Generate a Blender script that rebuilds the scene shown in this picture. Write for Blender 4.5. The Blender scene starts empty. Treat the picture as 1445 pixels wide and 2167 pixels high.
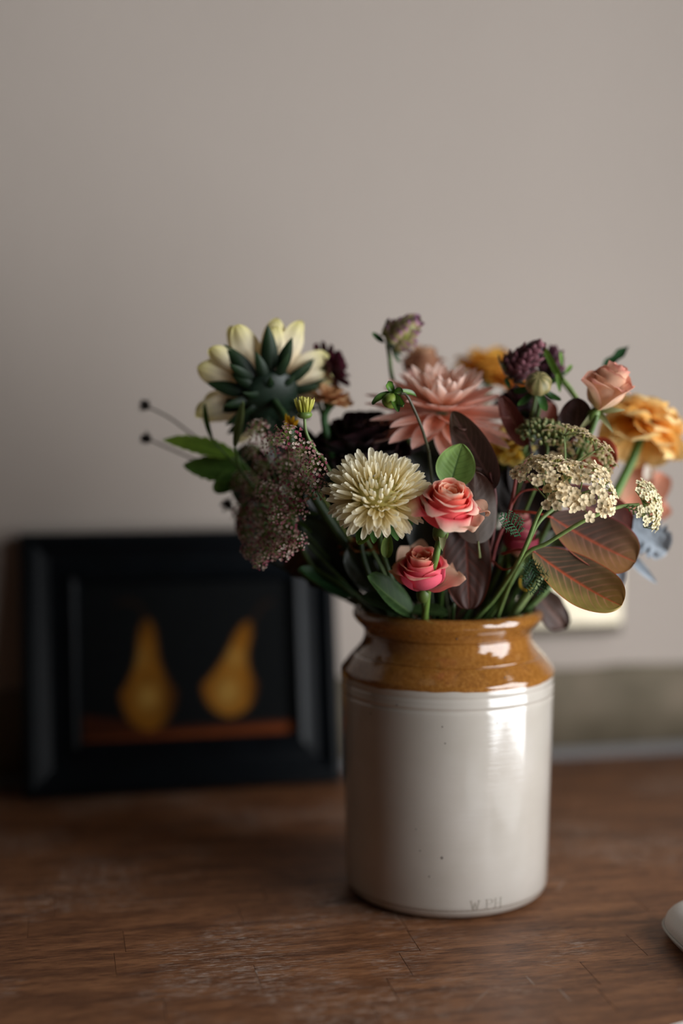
import bpy, math, random
from mathutils import Vector, Matrix, noise
random.seed(7)
PI = math.pi
V = Vector
C = bpy.context.scene.collection
scn = bpy.context.scene

# ---------------------------------------------------------------- camera, light, exposure
PITCH = math.radians(4.94)
CZ = 0.476
F = 3010.0                       # focal length in pixels of the 1445 x 2167 frame
cam_d = bpy.data.cameras.new('camera'); cam = bpy.data.objects.new('camera', cam_d); C.objects.link(cam)
cam.location = (0, 0, CZ); cam.rotation_euler = (PI/2 - PITCH, 0, 0)
cam_d.sensor_fit = 'VERTICAL'; cam_d.sensor_height = 36.0; cam_d.lens = 36.0*F/2167
cam_d.dof.use_dof = True; cam_d.dof.focus_distance = 1.203; cam_d.dof.aperture_fstop = 1.08
cam_d.clip_start = 0.01
scn.camera = cam
scn.view_settings.view_transform = 'Standard'; scn.view_settings.look = 'None'
scn.view_settings.gamma = 1.0; scn.view_settings.use_curve_mapping = False
scn.view_settings.exposure = 0.0
scn.cycles.max_bounces = 6; scn.cycles.caustics_reflective = False; scn.cycles.caustics_refractive = False
scn.cycles.use_denoising = True
scn.cycles.sample_clamp_indirect = 4.0

w = bpy.data.worlds.new('world'); scn.world = w; w.use_nodes = True
w.node_tree.nodes['Background'].inputs[0].default_value = (0.62, 0.72, 0.85, 1)
w.node_tree.nodes['Background'].inputs[1].default_value = 1.0

# the room is turned by TH about z: a runs along the back wall, b comes out of it into the room
TH = math.radians(11.5)
OX, OY = 0.0, 1.761
U = V((math.cos(TH), math.sin(TH), 0)); W_ = V((math.sin(TH), -math.cos(TH), 0))
def R(a, b, z=0.0): return V((OX, OY, 0)) + U*a + W_*b + V((0, 0, z))
def RL(P): d = P - V((OX, OY, 0)); return (d.dot(U), d.dot(W_), P.z)
ROOM = Matrix.Translation((OX, OY, 0)) @ Matrix.Rotation(TH, 4, 'Z')     # local x = a, local y = -b

ROOM_R, ROOM_L, ROOM_F, CEIL, FLOOR = 1.05, -1.9, 3.3, 1.65, -0.76
WIN = (0.72, 2.55, -0.42, 1.35)     # b0, b1, z0, z1 of the tall window in the right wall
ld = bpy.data.lights.new('daylight', 'AREA'); lo = bpy.data.objects.new('daylight', ld); C.objects.link(lo)
ld.shape = 'RECTANGLE'; ld.size = WIN[1]-WIN[0]; ld.size_y = WIN[3]-WIN[2]
ld.color = (0.97, 0.985, 1.0); ld.energy = 70
c_ = R(ROOM_R+0.09, (WIN[0]+WIN[1])/2, (WIN[2]+WIN[3])/2)
# area light looks along its -z: towards -U, its y up
lo.matrix_world = Matrix((( *W_, 0), (0, 0, 1, 0), (U.x, U.y, 0, 0), (0, 0, 0, 1))).transposed()
lo.location = c_

def ray(px, py):
    cx = (px-722.5)/F; cy = (1083.5-py)/F
    f = V((0, math.cos(PITCH), -math.sin(PITCH))); up = V((0, math.sin(PITCH), math.cos(PITCH)))
    return f + V((1, 0, 0))*cx + up*cy
def at(px, py, Y):
    d = ray(px, py); return V((0, 0, CZ)) + d*(Y/d.y)
def ground(px, py, z=0.0):
    d = ray(px, py); return V((0, 0, CZ)) + d*((z-CZ)/d.z)
def wall_at(px, py, b):
    d = ray(px, py); o = V((0, 0, CZ)); t = (b - (o-V((OX, OY, 0))).dot(W_))/d.dot(W_)
    return RL(o + d*t)

# ---------------------------------------------------------------- colour and materials
def lin(h):
    h = h.lstrip('#'); r = []
    for i in (0, 2, 4):
        c = int(h[i:i+2], 16)/255
        r.append(c/12.92 if c <= 0.04045 else ((c+0.055)/1.055)**2.4)
    return tuple(r)
def mix(a, b, t):
    t = max(0, min(1, t)); return tuple(x+(y-x)*t for x, y in zip(a, b))

def newmat(name):
    m = bpy.data.materials.new(name); m.use_nodes = True
    nt = m.node_tree; return m, nt, nt.nodes['Principled BSDF'], nt.nodes, nt.links
def setp(p, **k):
    for n, v in k.items():
        key = n.replace('_', ' ')
        if key in p.inputs: p.inputs[key].default_value = v
def noise_tex(ns, scale, detail=3, rough=.5):
    t = ns.new('ShaderNodeTexNoise'); t.inputs['Scale'].default_value = scale
    t.inputs['Detail'].default_value = detail; t.inputs['Roughness'].default_value = rough; return t
def ramp(ns, stops):
    r = ns.new('ShaderNodeValToRGB'); e = r.color_ramp.elements
    while len(e) < len(stops): e.new(0.5)
    for el, (p, c) in zip(e, stops):
        el.position = p; el.color = (*c, 1) if len(c) == 3 else c
    return r

def plain(name, col, rough=.5, metal=0, spec=.5, nz=0.0, nscale=30, bump=0.0, bscale=200, coat=0):
    m, nt, p, ns, ls = newmat(name)
    setp(p, Roughness=rough, Metallic=metal, Specular_IOR_Level=spec)
    if coat: setp(p, Coat_Weight=coat, Coat_Roughness=.08)
    tc = ns.new('ShaderNodeTexCoord')
    n = noise_tex(ns, nscale); ls.new(tc.outputs['Object'], n.inputs['Vector'])
    r = ramp(ns, [(.3, tuple(c*(1-nz) for c in col)), (.7, tuple(min(1, c*(1+nz)) for c in col))])
    ls.new(n.outputs['Fac'], r.inputs[0]); ls.new(r.outputs[0], p.inputs['Base Color'])
    if bump:
        b = noise_tex(ns, bscale); ls.new(tc.outputs['Object'], b.inputs['Vector'])
        bp = ns.new('ShaderNodeBump'); bp.inputs['Strength'].default_value = bump; bp.inputs['Distance'].default_value = .002
        ls.new(b.outputs['Fac'], bp.inputs['Height']); ls.new(bp.outputs[0], p.inputs['Normal'])
    return m

def plant(name, rough=.5, transl=.25, spec=.4, nz=.12, nscale=120, sheen=0, bump=.15):
    """coloured by the mesh's own 'Col' attribute, mottled by noise, partly translucent"""
    m, nt, p, ns, ls = newmat(name)
    setp(p, Roughness=rough, Specular_IOR_Level=spec, Sheen_Weight=sheen)
    a = ns.new('ShaderNodeAttribute'); a.attribute_name = 'Col'
    tc = ns.new('ShaderNodeTexCoord'); n = noise_tex(ns, nscale, 4); ls.new(tc.outputs['Object'], n.inputs['Vector'])
    mr = ns.new('ShaderNodeMapRange'); mr.inputs['To Min'].default_value = 1-nz; mr.inputs['To Max'].default_value = 1+nz
    mr.inputs['From Min'].default_value = .3; mr.inputs['From Max'].default_value = .7
    ls.new(n.outputs['Fac'], mr.inputs['Value'])
    mx = ns.new('ShaderNodeVectorMath'); mx.operation = 'SCALE'
    ls.new(a.outputs['Color'], mx.inputs[0]); ls.new(mr.outputs[0], mx.inputs['Scale'])
    ls.new(mx.outputs[0], p.inputs['Base Color'])
    bp = ns.new('ShaderNodeBump'); bp.inputs['Strength'].default_value = bump; bp.inputs['Distance'].default_value = .0006
    ls.new(n.outputs['Fac'], bp.inputs['Height']); ls.new(bp.outputs[0], p.inputs['Normal'])
    if transl:
        t = ns.new('ShaderNodeBsdfTranslucent'); ls.new(mx.outputs[0], t.inputs['Color'])
        ms = ns.new('ShaderNodeMixShader'); ms.inputs[0].default_value = transl
        ls.new(p.outputs[0], ms.inputs[1]); ls.new(t.outputs[0], ms.inputs[2])
        ls.new(ms.outputs[0], ns['Material Output'].inputs['Surface'])
    return m

M_PETAL = plant('petal_skin', .55, .32, .25, .07)
M_VELVET = plant('velvet_petal_skin', .6, .1, .3, .2, sheen=.2)
M_LEAF = plant('leaf_skin', .5, .2, .3, .14, 90)
M_LEAFD = plant('waxy_leaf_skin', .36, .12, .5, .18, 60)
M_STEM = plant('stem_skin', .45, 0, .45, .2, 160)

# ---------------------------------------------------------------- mesh helpers
def mesh(name, vs, fs, cols=None, smooth=True, mat=None):
    me = bpy.data.meshes.new(name); me.from_pydata([tuple(v) for v in vs], [], fs)
    if cols is not None:
        at_ = me.color_attributes.new('Col', 'FLOAT_COLOR', 'POINT')
        buf = []
        for c in cols: buf.extend((c[0], c[1], c[2], 1.0))
        at_.data.foreach_set('color', buf)
    if smooth: me.polygons.foreach_set('use_smooth', [True]*len(me.polygons))
    if mat: me.materials.append(mat)
    me.update(); return me

class MB:
    def __init__(s): s.v = []; s.f = []; s.c = []
    def add(s, vs, fs, cols):
        o = len(s.v); s.v.extend(vs); s.f.extend([tuple(i+o for i in f) for f in fs])
        if cols and isinstance(cols[0], (int, float)): cols = [cols]*len(vs)
        s.c.extend(cols if cols else [(1, 1, 1)]*len(vs)); return s
    def build(s, name, mat, smooth=True): return mesh(name, s.v, s.f, s.c, smooth, mat)

def box(x0, x1, y0, y1, z0, z1, ch=0.0):
    """box with its edges chamfered by ch"""
    import bmesh
    bm = bmesh.new(); bmesh.ops.create_cube(bm, size=1)
    for v in bm.verts:
        v.co = V(((x0+x1)/2+v.co.x*(x1-x0), (y0+y1)/2+v.co.y*(y1-y0), (z0+z1)/2+v.co.z*(z1-z0)))
    if ch: bmesh.ops.bevel(bm, geom=bm.edges[:], offset=ch, segments=2, affect='EDGES', profile=.5)
    bm.verts.index_update()
    vs = [v.co.copy() for v in bm.verts]; fs = [tuple(v.index for v in f.verts) for f in bm.faces]
    bm.free(); return vs, fs

def catmull(pts, n=6):
    if len(pts) < 3: return [V(p) for p in pts]
    P = [V(pts[0])*2-V(pts[1])] + [V(p) for p in pts] + [V(pts[-1])*2-V(pts[-2])]
    out = []
    for i in range(1, len(P)-2):
        for k in range(n):
            t = k/n; a, b, c, d = P[i-1:i+3]
            out.append(.5*((2*b)+(c-a)*t+(2*a-5*b+4*c-d)*t*t+(3*b-a-3*c+d)*t**3))
    out.append(P[-2]); return out
def tube(pts, r0, r1=None, seg=8, n=6, col=(.1, .2, .05), col2=None, spline=True, wob=0.0):
    ps = catmull(pts, n) if spline else [V(p) for p in pts]
    r1 = r0 if r1 is None else r1; vs = []; fs = []; cs = []; col2 = col2 or col
    N = len(ps); nrm = None
    for i, p in enumerate(ps):
        t = (ps[min(i+1, N-1)]-ps[max(i-1, 0)]).normalized()
        if nrm is None: nrm = t.orthogonal().normalized()
        nrm = (nrm - t*nrm.dot(t)).normalized(); bn = t.cross(nrm)
        u = i/(N-1); r = r0+(r1-r0)*u; r *= 1+wob*math.sin(i*2.1)
        for k in range(seg):
            a = 2*PI*k/seg; vs.append(p+(nrm*math.cos(a)+bn*math.sin(a))*r)
            cs.append(mix(col, col2, u))
    for i in range(N-1):
        for k in range(seg):
            fs.append((i*seg+k, i*seg+(k+1) % seg, (i+1)*seg+(k+1) % seg, (i+1)*seg+k))
    fs.append(tuple(range(seg))[::-1]); fs.append(tuple((N-1)*seg+k for k in range(seg)))
    return vs, fs, cs
def lathe(prof, seg=96, col=(1, 1, 1), colf=None, closed=False):
    vs = []; fs = []; cs = []
    for (r, z) in prof:
        for k in range(seg):
            a = 2*PI*k/seg; vs.append(V((r*math.cos(a), r*math.sin(a), z))); cs.append(colf(r, z, a) if colf else col)
    n = len(prof)
    for i in range(n-1 if not closed else n):
        j = (i+1) % n
        for k in range(seg): fs.append((i*seg+k, i*seg+(k+1) % seg, j*seg+(k+1) % seg, j*seg+k))
    return vs, fs, cs
def ball(rx, ry, rz, c=V((0, 0, 0)), nu=10, nv=14, col=(1, 1, 1), colf=None, rf=None):
    vs = []; fs = []; cs = []
    for i in range(nu+1):
        th = PI*i/nu
        for k in range(nv):
            ph = 2*PI*k/nv; s = rf(th, ph) if rf else 1
            vs.append(c+V((rx*math.sin(th)*math.cos(ph)*s, ry*math.sin(th)*math.sin(ph)*s, rz*math.cos(th)*s)))
            cs.append(colf(th, ph) if colf else col)
    for i in range(nu):
        for k in range(nv): fs.append((i*nv+k, (i+1)*nv+k, (i+1)*nv+(k+1) % nv, i*nv+(k+1) % nv))
    return vs, fs, cs
def frameM(pos, ydir, zhint):
    """matrix whose y axis is ydir and whose z axis is as near zhint as it can be"""
    y = V(ydir).normalized(); z = V(zhint)-y*V(zhint).dot(y)
    if z.length < 1e-5: z = y.orthogonal()
    z.normalize(); x = y.cross(z)
    M = Matrix((x, y, z)).transposed().to_4x4(); M.translation = V(pos); return M
def xf(vfc, M):
    return ([M @ V(v) for v in vfc[0]], vfc[1], vfc[2] if len(vfc) > 2 else None)

# ---------------------------------------------------------------- things and parts
def thing(name, label, cat, loc=(0, 0, 0), group=None, rotz=0.0):
    o = bpy.data.objects.new(name, None); C.objects.link(o); o.location = V(loc); o.empty_display_size = .01
    o.rotation_euler = (0, 0, rotz)
    o['label'] = label; o['category'] = cat
    if group: o['group'] = group
    return o
ROOT = {}
def worldM(o):
    M = Matrix.Translation(o.location) @ o.rotation_euler.to_matrix().to_4x4() if o.rotation_mode == 'XYZ' else o.matrix_basis.copy()
    if o.name in ROOT: return ROOT[o.name]
    return M
def part(name, me, parent, M=None, label=None, kind=None, mat=None):
    """link mesh me as one object; M is its WORLD matrix"""
    o = bpy.data.objects.new(name, me); C.objects.link(o)
    if mat and not me.materials: me.materials.append(mat)
    M = Matrix.Identity(4) if M is None else M
    if parent:
        o.parent = parent; o.matrix_basis = worldM(parent).inverted() @ M
    else: o.matrix_basis = M
    ROOT[o.name] = M
    if label: o['label'] = label
    if kind: o['kind'] = kind
    return o
def struct(name, me, mat, M=None):
    o = part(name, me, None, M, kind='structure', mat=mat); return o
# ================================================================ the setting
def wall_mat(name, col, nz=.03):
    m, nt, p, ns, ls = newmat(name); setp(p, Roughness=.85, Specular_IOR_Level=.25)
    tc = ns.new('ShaderNodeTexCoord'); n = noise_tex(ns, 2.2, 4)
    ls.new(tc.outputs['Object'], n.inputs['Vector'])
    r = ramp(ns, [(.3, tuple(c*(1-nz) for c in col)), (.7, tuple(c*(1+nz) for c in col))])
    ls.new(n.outputs['Fac'], r.inputs[0]); ls.new(r.outputs[0], p.inputs['Base Color'])
    b = noise_tex(ns, 60, 5); ls.new(tc.outputs['Object'], b.inputs['Vector'])
    bp = ns.new('ShaderNodeBump'); bp.inputs['Strength'].default_value = .12; bp.inputs['Distance'].default_value = .004
    ls.new(b.outputs['Fac'], bp.inputs['Height']); ls.new(bp.outputs[0], p.inputs['Normal'])
    return m
WALL = wall_mat('taupe_plaster_paint', (.50, .43, .375))
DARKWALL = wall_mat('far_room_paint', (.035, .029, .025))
FLOORM = plain('floor_boards', (.10, .065, .045), .5, nz=.3, nscale=5)

def rbox(name, mat, a0, a1, b0, b1, z0, z1, ch=0.0):
    vs, fs = box(a0, a1, -b1, -b0, z0, z1, ch)
    return struct(name, mesh(name, vs, fs, smooth=False), mat, ROOM)
rbox('wall_back', WALL, ROOM_L-.1, ROOM_R+.2, -.12, 0, FLOOR-.1, CEIL+.1)
rbox('wall_left', DARKWALL, ROOM_L-.1, ROOM_L, 0, ROOM_F, FLOOR-.1, CEIL+.1)
rbox('wall_front', DARKWALL, ROOM_L-.1, ROOM_R+.2, ROOM_F, ROOM_F+.1, FLOOR-.1, CEIL+.1)
rbox('floor', FLOORM, ROOM_L, ROOM_R, 0, ROOM_F, FLOOR-.1, FLOOR)
rbox('ceiling', DARKWALL, ROOM_L, ROOM_R, 0, ROOM_F, CEIL, CEIL+.1)
# right wall round the window opening
mb = MB()
for (b0, b1, z0, z1) in ((0, WIN[0], FLOOR-.1, CEIL+.1), (WIN[1], ROOM_F, FLOOR-.1, CEIL+.1), (WIN[0], WIN[1], FLOOR-.1, WIN[2]), (WIN[0], WIN[1], WIN[3], CEIL+.1)):
    vs, fs = box(ROOM_R, ROOM_R+.2, -b1, -b0, z0, z1); mb.add(vs, fs, (1, 1, 1))
struct('wall_right', mb.build('wall_right', None, False), DARKWALL, ROOM)
mb = MB()
WOODWHITE = plain('white_gloss_paint', (.7, .7, .68), .35)
def wbar(b0, b1, z0, z1): mb.add(*box(ROOM_R+.02, ROOM_R+.07, -b1, -b0, z0, z1, .004), (1, 1, 1))
wbar(WIN[0], WIN[0]+.05, WIN[2], WIN[3]); wbar(WIN[1]-.05, WIN[1], WIN[2], WIN[3])
wbar(WIN[0]+.05, WIN[1]-.05, WIN[2], WIN[2]+.05); wbar(WIN[0]+.05, WIN[1]-.05, WIN[3]-.05, WIN[3])
struct('window_1', mb.build('window_1', None, False), WOODWHITE, ROOM)

# bare strip of old plaster above the table, and the pale bead at its foot
m, nt, p, ns, ls = newmat('bare_mottled_plaster'); setp(p, Roughness=.8)
tc = ns.new('ShaderNodeTexCoord'); n = noise_tex(ns, 14, 3)
ls.new(tc.outputs['Object'], n.inputs['Vector'])
r = ramp(ns, [(.3, (.125, .10, .062)), (.5, (.17, .137, .09)), (.72, (.23, .18, .125))])
ls.new(n.outputs['Fac'], r.inputs[0]); ls.new(r.outputs[0], p.inputs['Base Color'])
zt = wall_at(1300, 1412, .004)[2]
vs, fs = [], []
N = 150; a0, a1 = ROOM_L+.02, ROOM_R-.02
for i in range(N+1):                      # torn, wavy upper edge
    a = a0+(a1-a0)*i/N; zz = zt + .004*noise.noise(V((a*9, 0, 0)))+.003*noise.noise(V((a*31, 4, 0)))
    for (b, z) in ((0, -.02), (.006, -.02), (.006, zz-.001), (.004, zz+.001), (0, zz+.001)): vs.append(V((a, -b, z)))
for i in range(N):
    for k in range(4): fs.append((i*5+k, i*5+5+k, i*5+6+k, i*5+k+1))
struct('baseboard_back', mesh('baseboard_back', vs, fs), m, ROOM)
GREYTRIM = plain('grey_sealant', (.20, .19, .185), .6)
rbox('trim_1', GREYTRIM, ROOM_L+.02, ROOM_R-.02, .006, .014, -.02, .013, .002)

# ================================================================ table
def wood_mat():
    m, nt, p, ns, ls = newmat('worn_brown_hardwood')
    setp(p, Specular_IOR_Level=.30)
    tc = ns.new('ShaderNodeTexCoord'); oi = ns.new('ShaderNodeObjectInfo')
    add = ns.new('ShaderNodeVectorMath'); add.operation = 'MULTIPLY_ADD'
    cmb = ns.new('ShaderNodeCombineXYZ')
    for i in range(3): ls.new(oi.outputs['Random'], cmb.inputs[i])
    ls.new(cmb.outputs[0], add.inputs[0]); add.inputs[1].default_value = (17.3, 5.1, 3.7); ls.new(tc.outputs['Object'], add.inputs[2])
    def stretched(sx, sy, sz, scale, detail, src=None):
        mp = ns.new('ShaderNodeMapping'); mp.inputs['Scale'].default_value = (sx, sy, sz)
        ls.new(src or add.outputs[0], mp.inputs['Vector'])
        t = noise_tex(ns, scale, detail, .6); ls.new(mp.outputs[0], t.inputs['Vector']); return t
    g1 = stretched(1, 7, 7, 11, 6); g2 = stretched(1, 22, 22, 62, 4); big = stretched(1, 1, 1, 7, 3)
    pos = ns.new('ShaderNodeNewGeometry')
    patch = noise_tex(ns, 6, 3, .6); ls.new(pos.outputs['Position'], patch.inputs['Vector'])
    r1 = ramp(ns, [(.25, lin('#4e3020')), (.5, lin('#7f5437')), (.75, lin('#a3714c'))]); ls.new(g1.outputs['Fac'], r1.inputs[0])
    # dark pores
    r2 = ramp(ns, [(.41, (.34, .28, .25)), (.52, (1, 1, 1))]); ls.new(g2.outputs['Fac'], r2.inputs[0])
    mul = ns.new('ShaderNodeMix'); mul.data_type = 'RGBA'; mul.blend_type = 'MULTIPLY'; mul.inputs[0].default_value = .95
    ls.new(r1.outputs[0], mul.inputs[6]); ls.new(r2.outputs[0], mul.inputs[7])
    # pale worn pores where the finish has gone
    g3 = stretched(1, 18, 18, 75, 3); r3 = ramp(ns, [(.575, (0, 0, 0)), (.625, (1, 1, 1))]); ls.new(g3.outputs['Fac'], r3.inputs[0])
    r4 = ramp(ns, [(.48, (0, 0, 0)), (.60, (1, 1, 1))]); ls.new(patch.outputs['Fac'], r4.inputs[0])
    mm = ns.new('ShaderNodeMath'); mm.operation = 'MULTIPLY'; ls.new(r3.outputs[0], mm.inputs[0]); ls.new(r4.outputs[0], mm.inputs[1])
    pale = ns.new('ShaderNodeMix'); pale.data_type = 'RGBA'
    ls.new(mm.outputs[0], pale.inputs[0]); ls.new(mul.outputs[2], pale.inputs[6]); pale.inputs[7].default_value = (*lin('#c4b4a6'), 1)
    # stave to stave tone
    mr = ns.new('ShaderNodeMapRange'); mr.inputs['To Min'].default_value = .95; mr.inputs['To Max'].default_value = 1.05
    ls.new(oi.outputs['Random'], mr.inputs['Value'])
    sc = ns.new('ShaderNodeVectorMath'); sc.operation = 'SCALE'; ls.new(pale.outputs[2], sc.inputs[0]); ls.new(mr.outputs[0], sc.inputs['Scale'])
    ls.new(sc.outputs[0], p.inputs['Base Color'])
    rr = ns.new('ShaderNodeMapRange'); rr.inputs['To Min'].default_value = .34; rr.inputs['To Max'].default_value = .56
    ls.new(patch.outputs['Fac'], rr.inputs['Value']); ls.new(rr.outputs[0], p.inputs['Roughness'])
    bp = ns.new('ShaderNodeBump'); bp.inputs['Strength'].default_value = .5; bp.inputs['Distance'].default_value = .0008
    ls.new(g2.outputs['Fac'], bp.inputs['Height']); ls.new(bp.outputs[0], p.inputs['Normal'])
    return m
WOOD = wood_mat()
DARKWOOD = plain('dark_table_carcass', (.045, .028, .018), .5, nz=.3)
T_A0, T_A1, T_B0, T_D = -1.15, .56, .014, .048
table = thing('wooden_table', 'worn brown hardwood table top of short parallel staves against the taupe wall', 'table', R(-.3, .49, FLOOR), rotz=TH)
vs, fs = box(T_A0+.003, T_A1-.003, -(T_B0+20*T_D)+.003, -T_B0-.003, -.034, -.0205)
part('tabletop_core', mesh('tabletop_core', vs, fs, smooth=False), table, ROOM, mat=DARKWOOD)
FORCED = {}
for (px, py) in ((548, 2075), (868, 2055), (1266, 2078), (1356, 2008)):
    a, b, z = RL(ground(px, py)); k = int((b-T_B0)/T_D); FORCED.setdefault(k, []).append(a)
rnd = random.Random(3)
for k in range(20):
    cuts = [T_A0]; f = sorted(FORCED.get(k, []))
    a = T_A0
    while True:
        nxt = a + rnd.uniform(.15, .27)
        g = [x for x in f if x > a+.02]
        if g and nxt > g[0]-.07: nxt = g[0]
        if nxt > T_A1-.08: cuts.append(T_A1); break
        cuts.append(nxt); a = nxt
    b0 = T_B0+k*T_D
    for a0_, a1_ in zip(cuts, cuts[1:]):
        g = .00016; hx = (a1_-a0_)/2-g; hy = T_D/2-.00002
        vs = []
        for (z, e) in ((-.02, 0), (-.0002, 0), (0, .00012)):
            for (sx, sy) in ((-1, -1), (1, -1), (1, 1), (-1, 1)): vs.append(V((sx*(hx-e), sy*(hy-e*.5), z)))
        fs = [(3, 2, 1, 0), (8, 9, 10, 11)]
        for l in (0, 4):
            for q in range(4): fs.append((l+q, l+(q+1) % 4, l+4+(q+1) % 4, l+4+q))
        part('stave', mesh('stave', vs, fs, smooth=False), table,
             ROOM @ Matrix.Translation(((a0_+a1_)/2, -(b0+T_D/2), rnd.uniform(-.00002, 0))), mat=WOOD)
for (a, b) in ((T_A0+.05, .07), (T_A1-.06, .07), (T_A0+.05, .92), (T_A1-.06, .92)):
    mb = MB().add(*lathe([(.0, FLOOR), (.018, FLOOR), (.022, FLOOR+.08), (.03, -.14), (.034, -.036), (0, -.036)], 20))
    part('leg', mb.build('leg', DARKWOOD), table, ROOM @ Matrix.Translation((a, -b, 0)))
for (x0, x1, y0, y1) in ((T_A0+.08, T_A1-.09, .06, .08), (T_A0+.08, T_A1-.09, .91, .93)):
    vs, fs = box(x0, x1, -y1, -y0, -.13, -.0345, .001)
    part('apron', mesh('apron', vs, fs, smooth=False), table, ROOM, mat=DARKWOOD)
PALE = plain('bare_scratch', lin('#a89a8e'), .7)
for (p0, p1, wd) in (((1112, 2064), (1132, 2086), .0009), ((1181, 2091), (1210, 2121), .0009), ((1036, 2093), (1002, 2124), .0007), ((985, 2140), (1003, 2126), .0006),
                     ((1195, 1862), (1178, 1885), .0009), ((540, 2052), (545, 2062), .0008), ((880, 2072), (888, 2074), .001), ((1140, 2040), (1180, 2046), .0006)):
    A = ground(*p0, .00012); B = ground(*p1, .00012); d = (B-A).normalized(); s = V((-d.y, d.x, 0))*wd/2
    vs = []; fs = []
    for i in range(6):
        t = i/5; c = A.lerp(B, t)+s*noise.noise(V((t*4, p0[0], 0))); ww = math.sin(PI*min(.96, max(.04, t)))
        vs += [c-s*ww, c+s*ww*.9]
    for i in range(5): fs.append((2*i, 2*i+1, 2*i+3, 2*i+2))
    part('scratch', mesh('scratch', vs, fs, smooth=False), table, mat=PALE)

# ================================================================ stoneware jar
JC = V((.1005, 1.333, 0))
def jar_z(px, py, r): # height of a point on the jar's front at that radius
    return at(px, py, JC.y-r).z
Z_BROWN = jar_z(940, 1467, .0995); Z_G1 = jar_z(940, 1482, .0995); Z_G2 = jar_z(940, 1507, .0995)
Z_L1 = jar_z(940, 1365, .080); Z_L2 = jar_z(940, 1415, .087)
m, nt, p, ns, ls = newmat('salt_glazed_stoneware')
tc = ns.new('ShaderNodeTexCoord'); sep = ns.new('ShaderNodeSeparateXYZ'); ls.new(tc.outputs['Object'], sep.inputs[0])
wob = noise_tex(ns, 26, 2); ls.new(tc.outputs['Object'], wob.inputs['Vector'])
ma = ns.new('ShaderNodeMath'); ma.operation = 'MULTIPLY_ADD'; ma.inputs[1].default_value = .007; ls.new(wob.outputs['Fac'], ma.inputs[0]); ls.new(sep.outputs['Z'], ma.inputs[2])
edge = ns.new('ShaderNodeMapRange'); edge.inputs['From Min'].default_value = Z_BROWN+.0026; edge.inputs['From Max'].default_value = Z_BROWN+.0042
edge.interpolation_type = 'SMOOTHSTEP'; ls.new(ma.outputs[0], edge.inputs['Value'])
nb = noise_tex(ns, 260, 5, .7); ls.new(tc.outputs['Object'], nb.inputs['Vector'])
nb2 = noise_tex(ns, 16, 3); ls.new(tc.outputs['Object'], nb2.inputs['Vector'])
brown = ramp(ns, [(.25, lin('#77481e')), (.5, lin('#936028')), (.75, lin('#a8763c'))]); ls.new(nb.outputs['Fac'], brown.inputs[0])
cream = ramp(ns, [(.3, lin('#bbb2a6')), (.7, lin('#c8c0b6'))]); ls.new(nb2.outputs['Fac'], cream.inputs[0])
# thin glaze on the lower shoulder: paler brown band fading in just above the edge
mx = ns.new('ShaderNodeMix'); mx.data_type = 'RGBA'; ls.new(edge.outputs[0], mx.inputs[0]); ls.new(cream.outputs[0], mx.inputs[6]); ls.new(brown.outputs[0], mx.inputs[7])
vo = ns.new('ShaderNodeTexVoronoi'); vo.inputs['Scale'].default_value = 60; ls.new(tc.outputs['Object'], vo.inputs['Vector'])
wn = ns.new('ShaderNodeTexWhiteNoise'); ls.new(vo.outputs['Position'], wn.inputs['Vector'])
thr = ns.new('ShaderNodeMath'); thr.operation = 'MULTIPLY'; thr.inputs[1].default_value = .075
pw = ns.new('ShaderNodeMath'); pw.operation = 'POWER'; pw.inputs[1].default_value = 6; ls.new(wn.outputs['Value'], pw.inputs[0]); ls.new(pw.outputs[0], thr.inputs[0])
lt = ns.new('ShaderNodeMath'); lt.operation = 'LESS_THAN'; ls.new(vo.outputs['Distance'], lt.inputs[0]); ls.new(thr.outputs[0], lt.inputs[1])
lt2 = ns.new('ShaderNodeMath'); lt2.operation = 'MULTIPLY'; lt2.inputs[1].default_value = .75; ls.new(lt.outputs[0], lt2.inputs[0])
sp = ns.new('ShaderNodeMix'); sp.data_type = 'RGBA'; ls.new(lt2.outputs[0], sp.inputs[0]); ls.new(mx.outputs[2], sp.inputs[6]); sp.inputs[7].default_value = (.08, .045, .025, 1)
ls.new(sp.outputs[2], p.inputs['Base Color'])
setp(p, Roughness=.12, Specular_IOR_Level=.6, Coat_Weight=.8, Coat_Roughness=.06)
mp = ns.new('ShaderNodeMapping'); mp.inputs['Scale'].default_value = (12, 12, 130); ls.new(tc.outputs['Object'], mp.inputs['Vector'])
nn = noise_tex(ns, 1.6, 4, .6); ls.new(mp.outputs[0], nn.inputs['Vector'])
bp = ns.new('ShaderNodeBump'); bp.inputs['Strength'].default_value = .11; bp.inputs['Distance'].default_value = .002
ls.new(nn.outputs['Fac'], bp.inputs['Height']); ls.new(bp.outputs[0], p.inputs['Normal'])
STONEWARE = m
INNER = plain('brown_inner_glaze', (.13, .07, .03), .35)  # even brown for the inside of the jar

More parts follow.
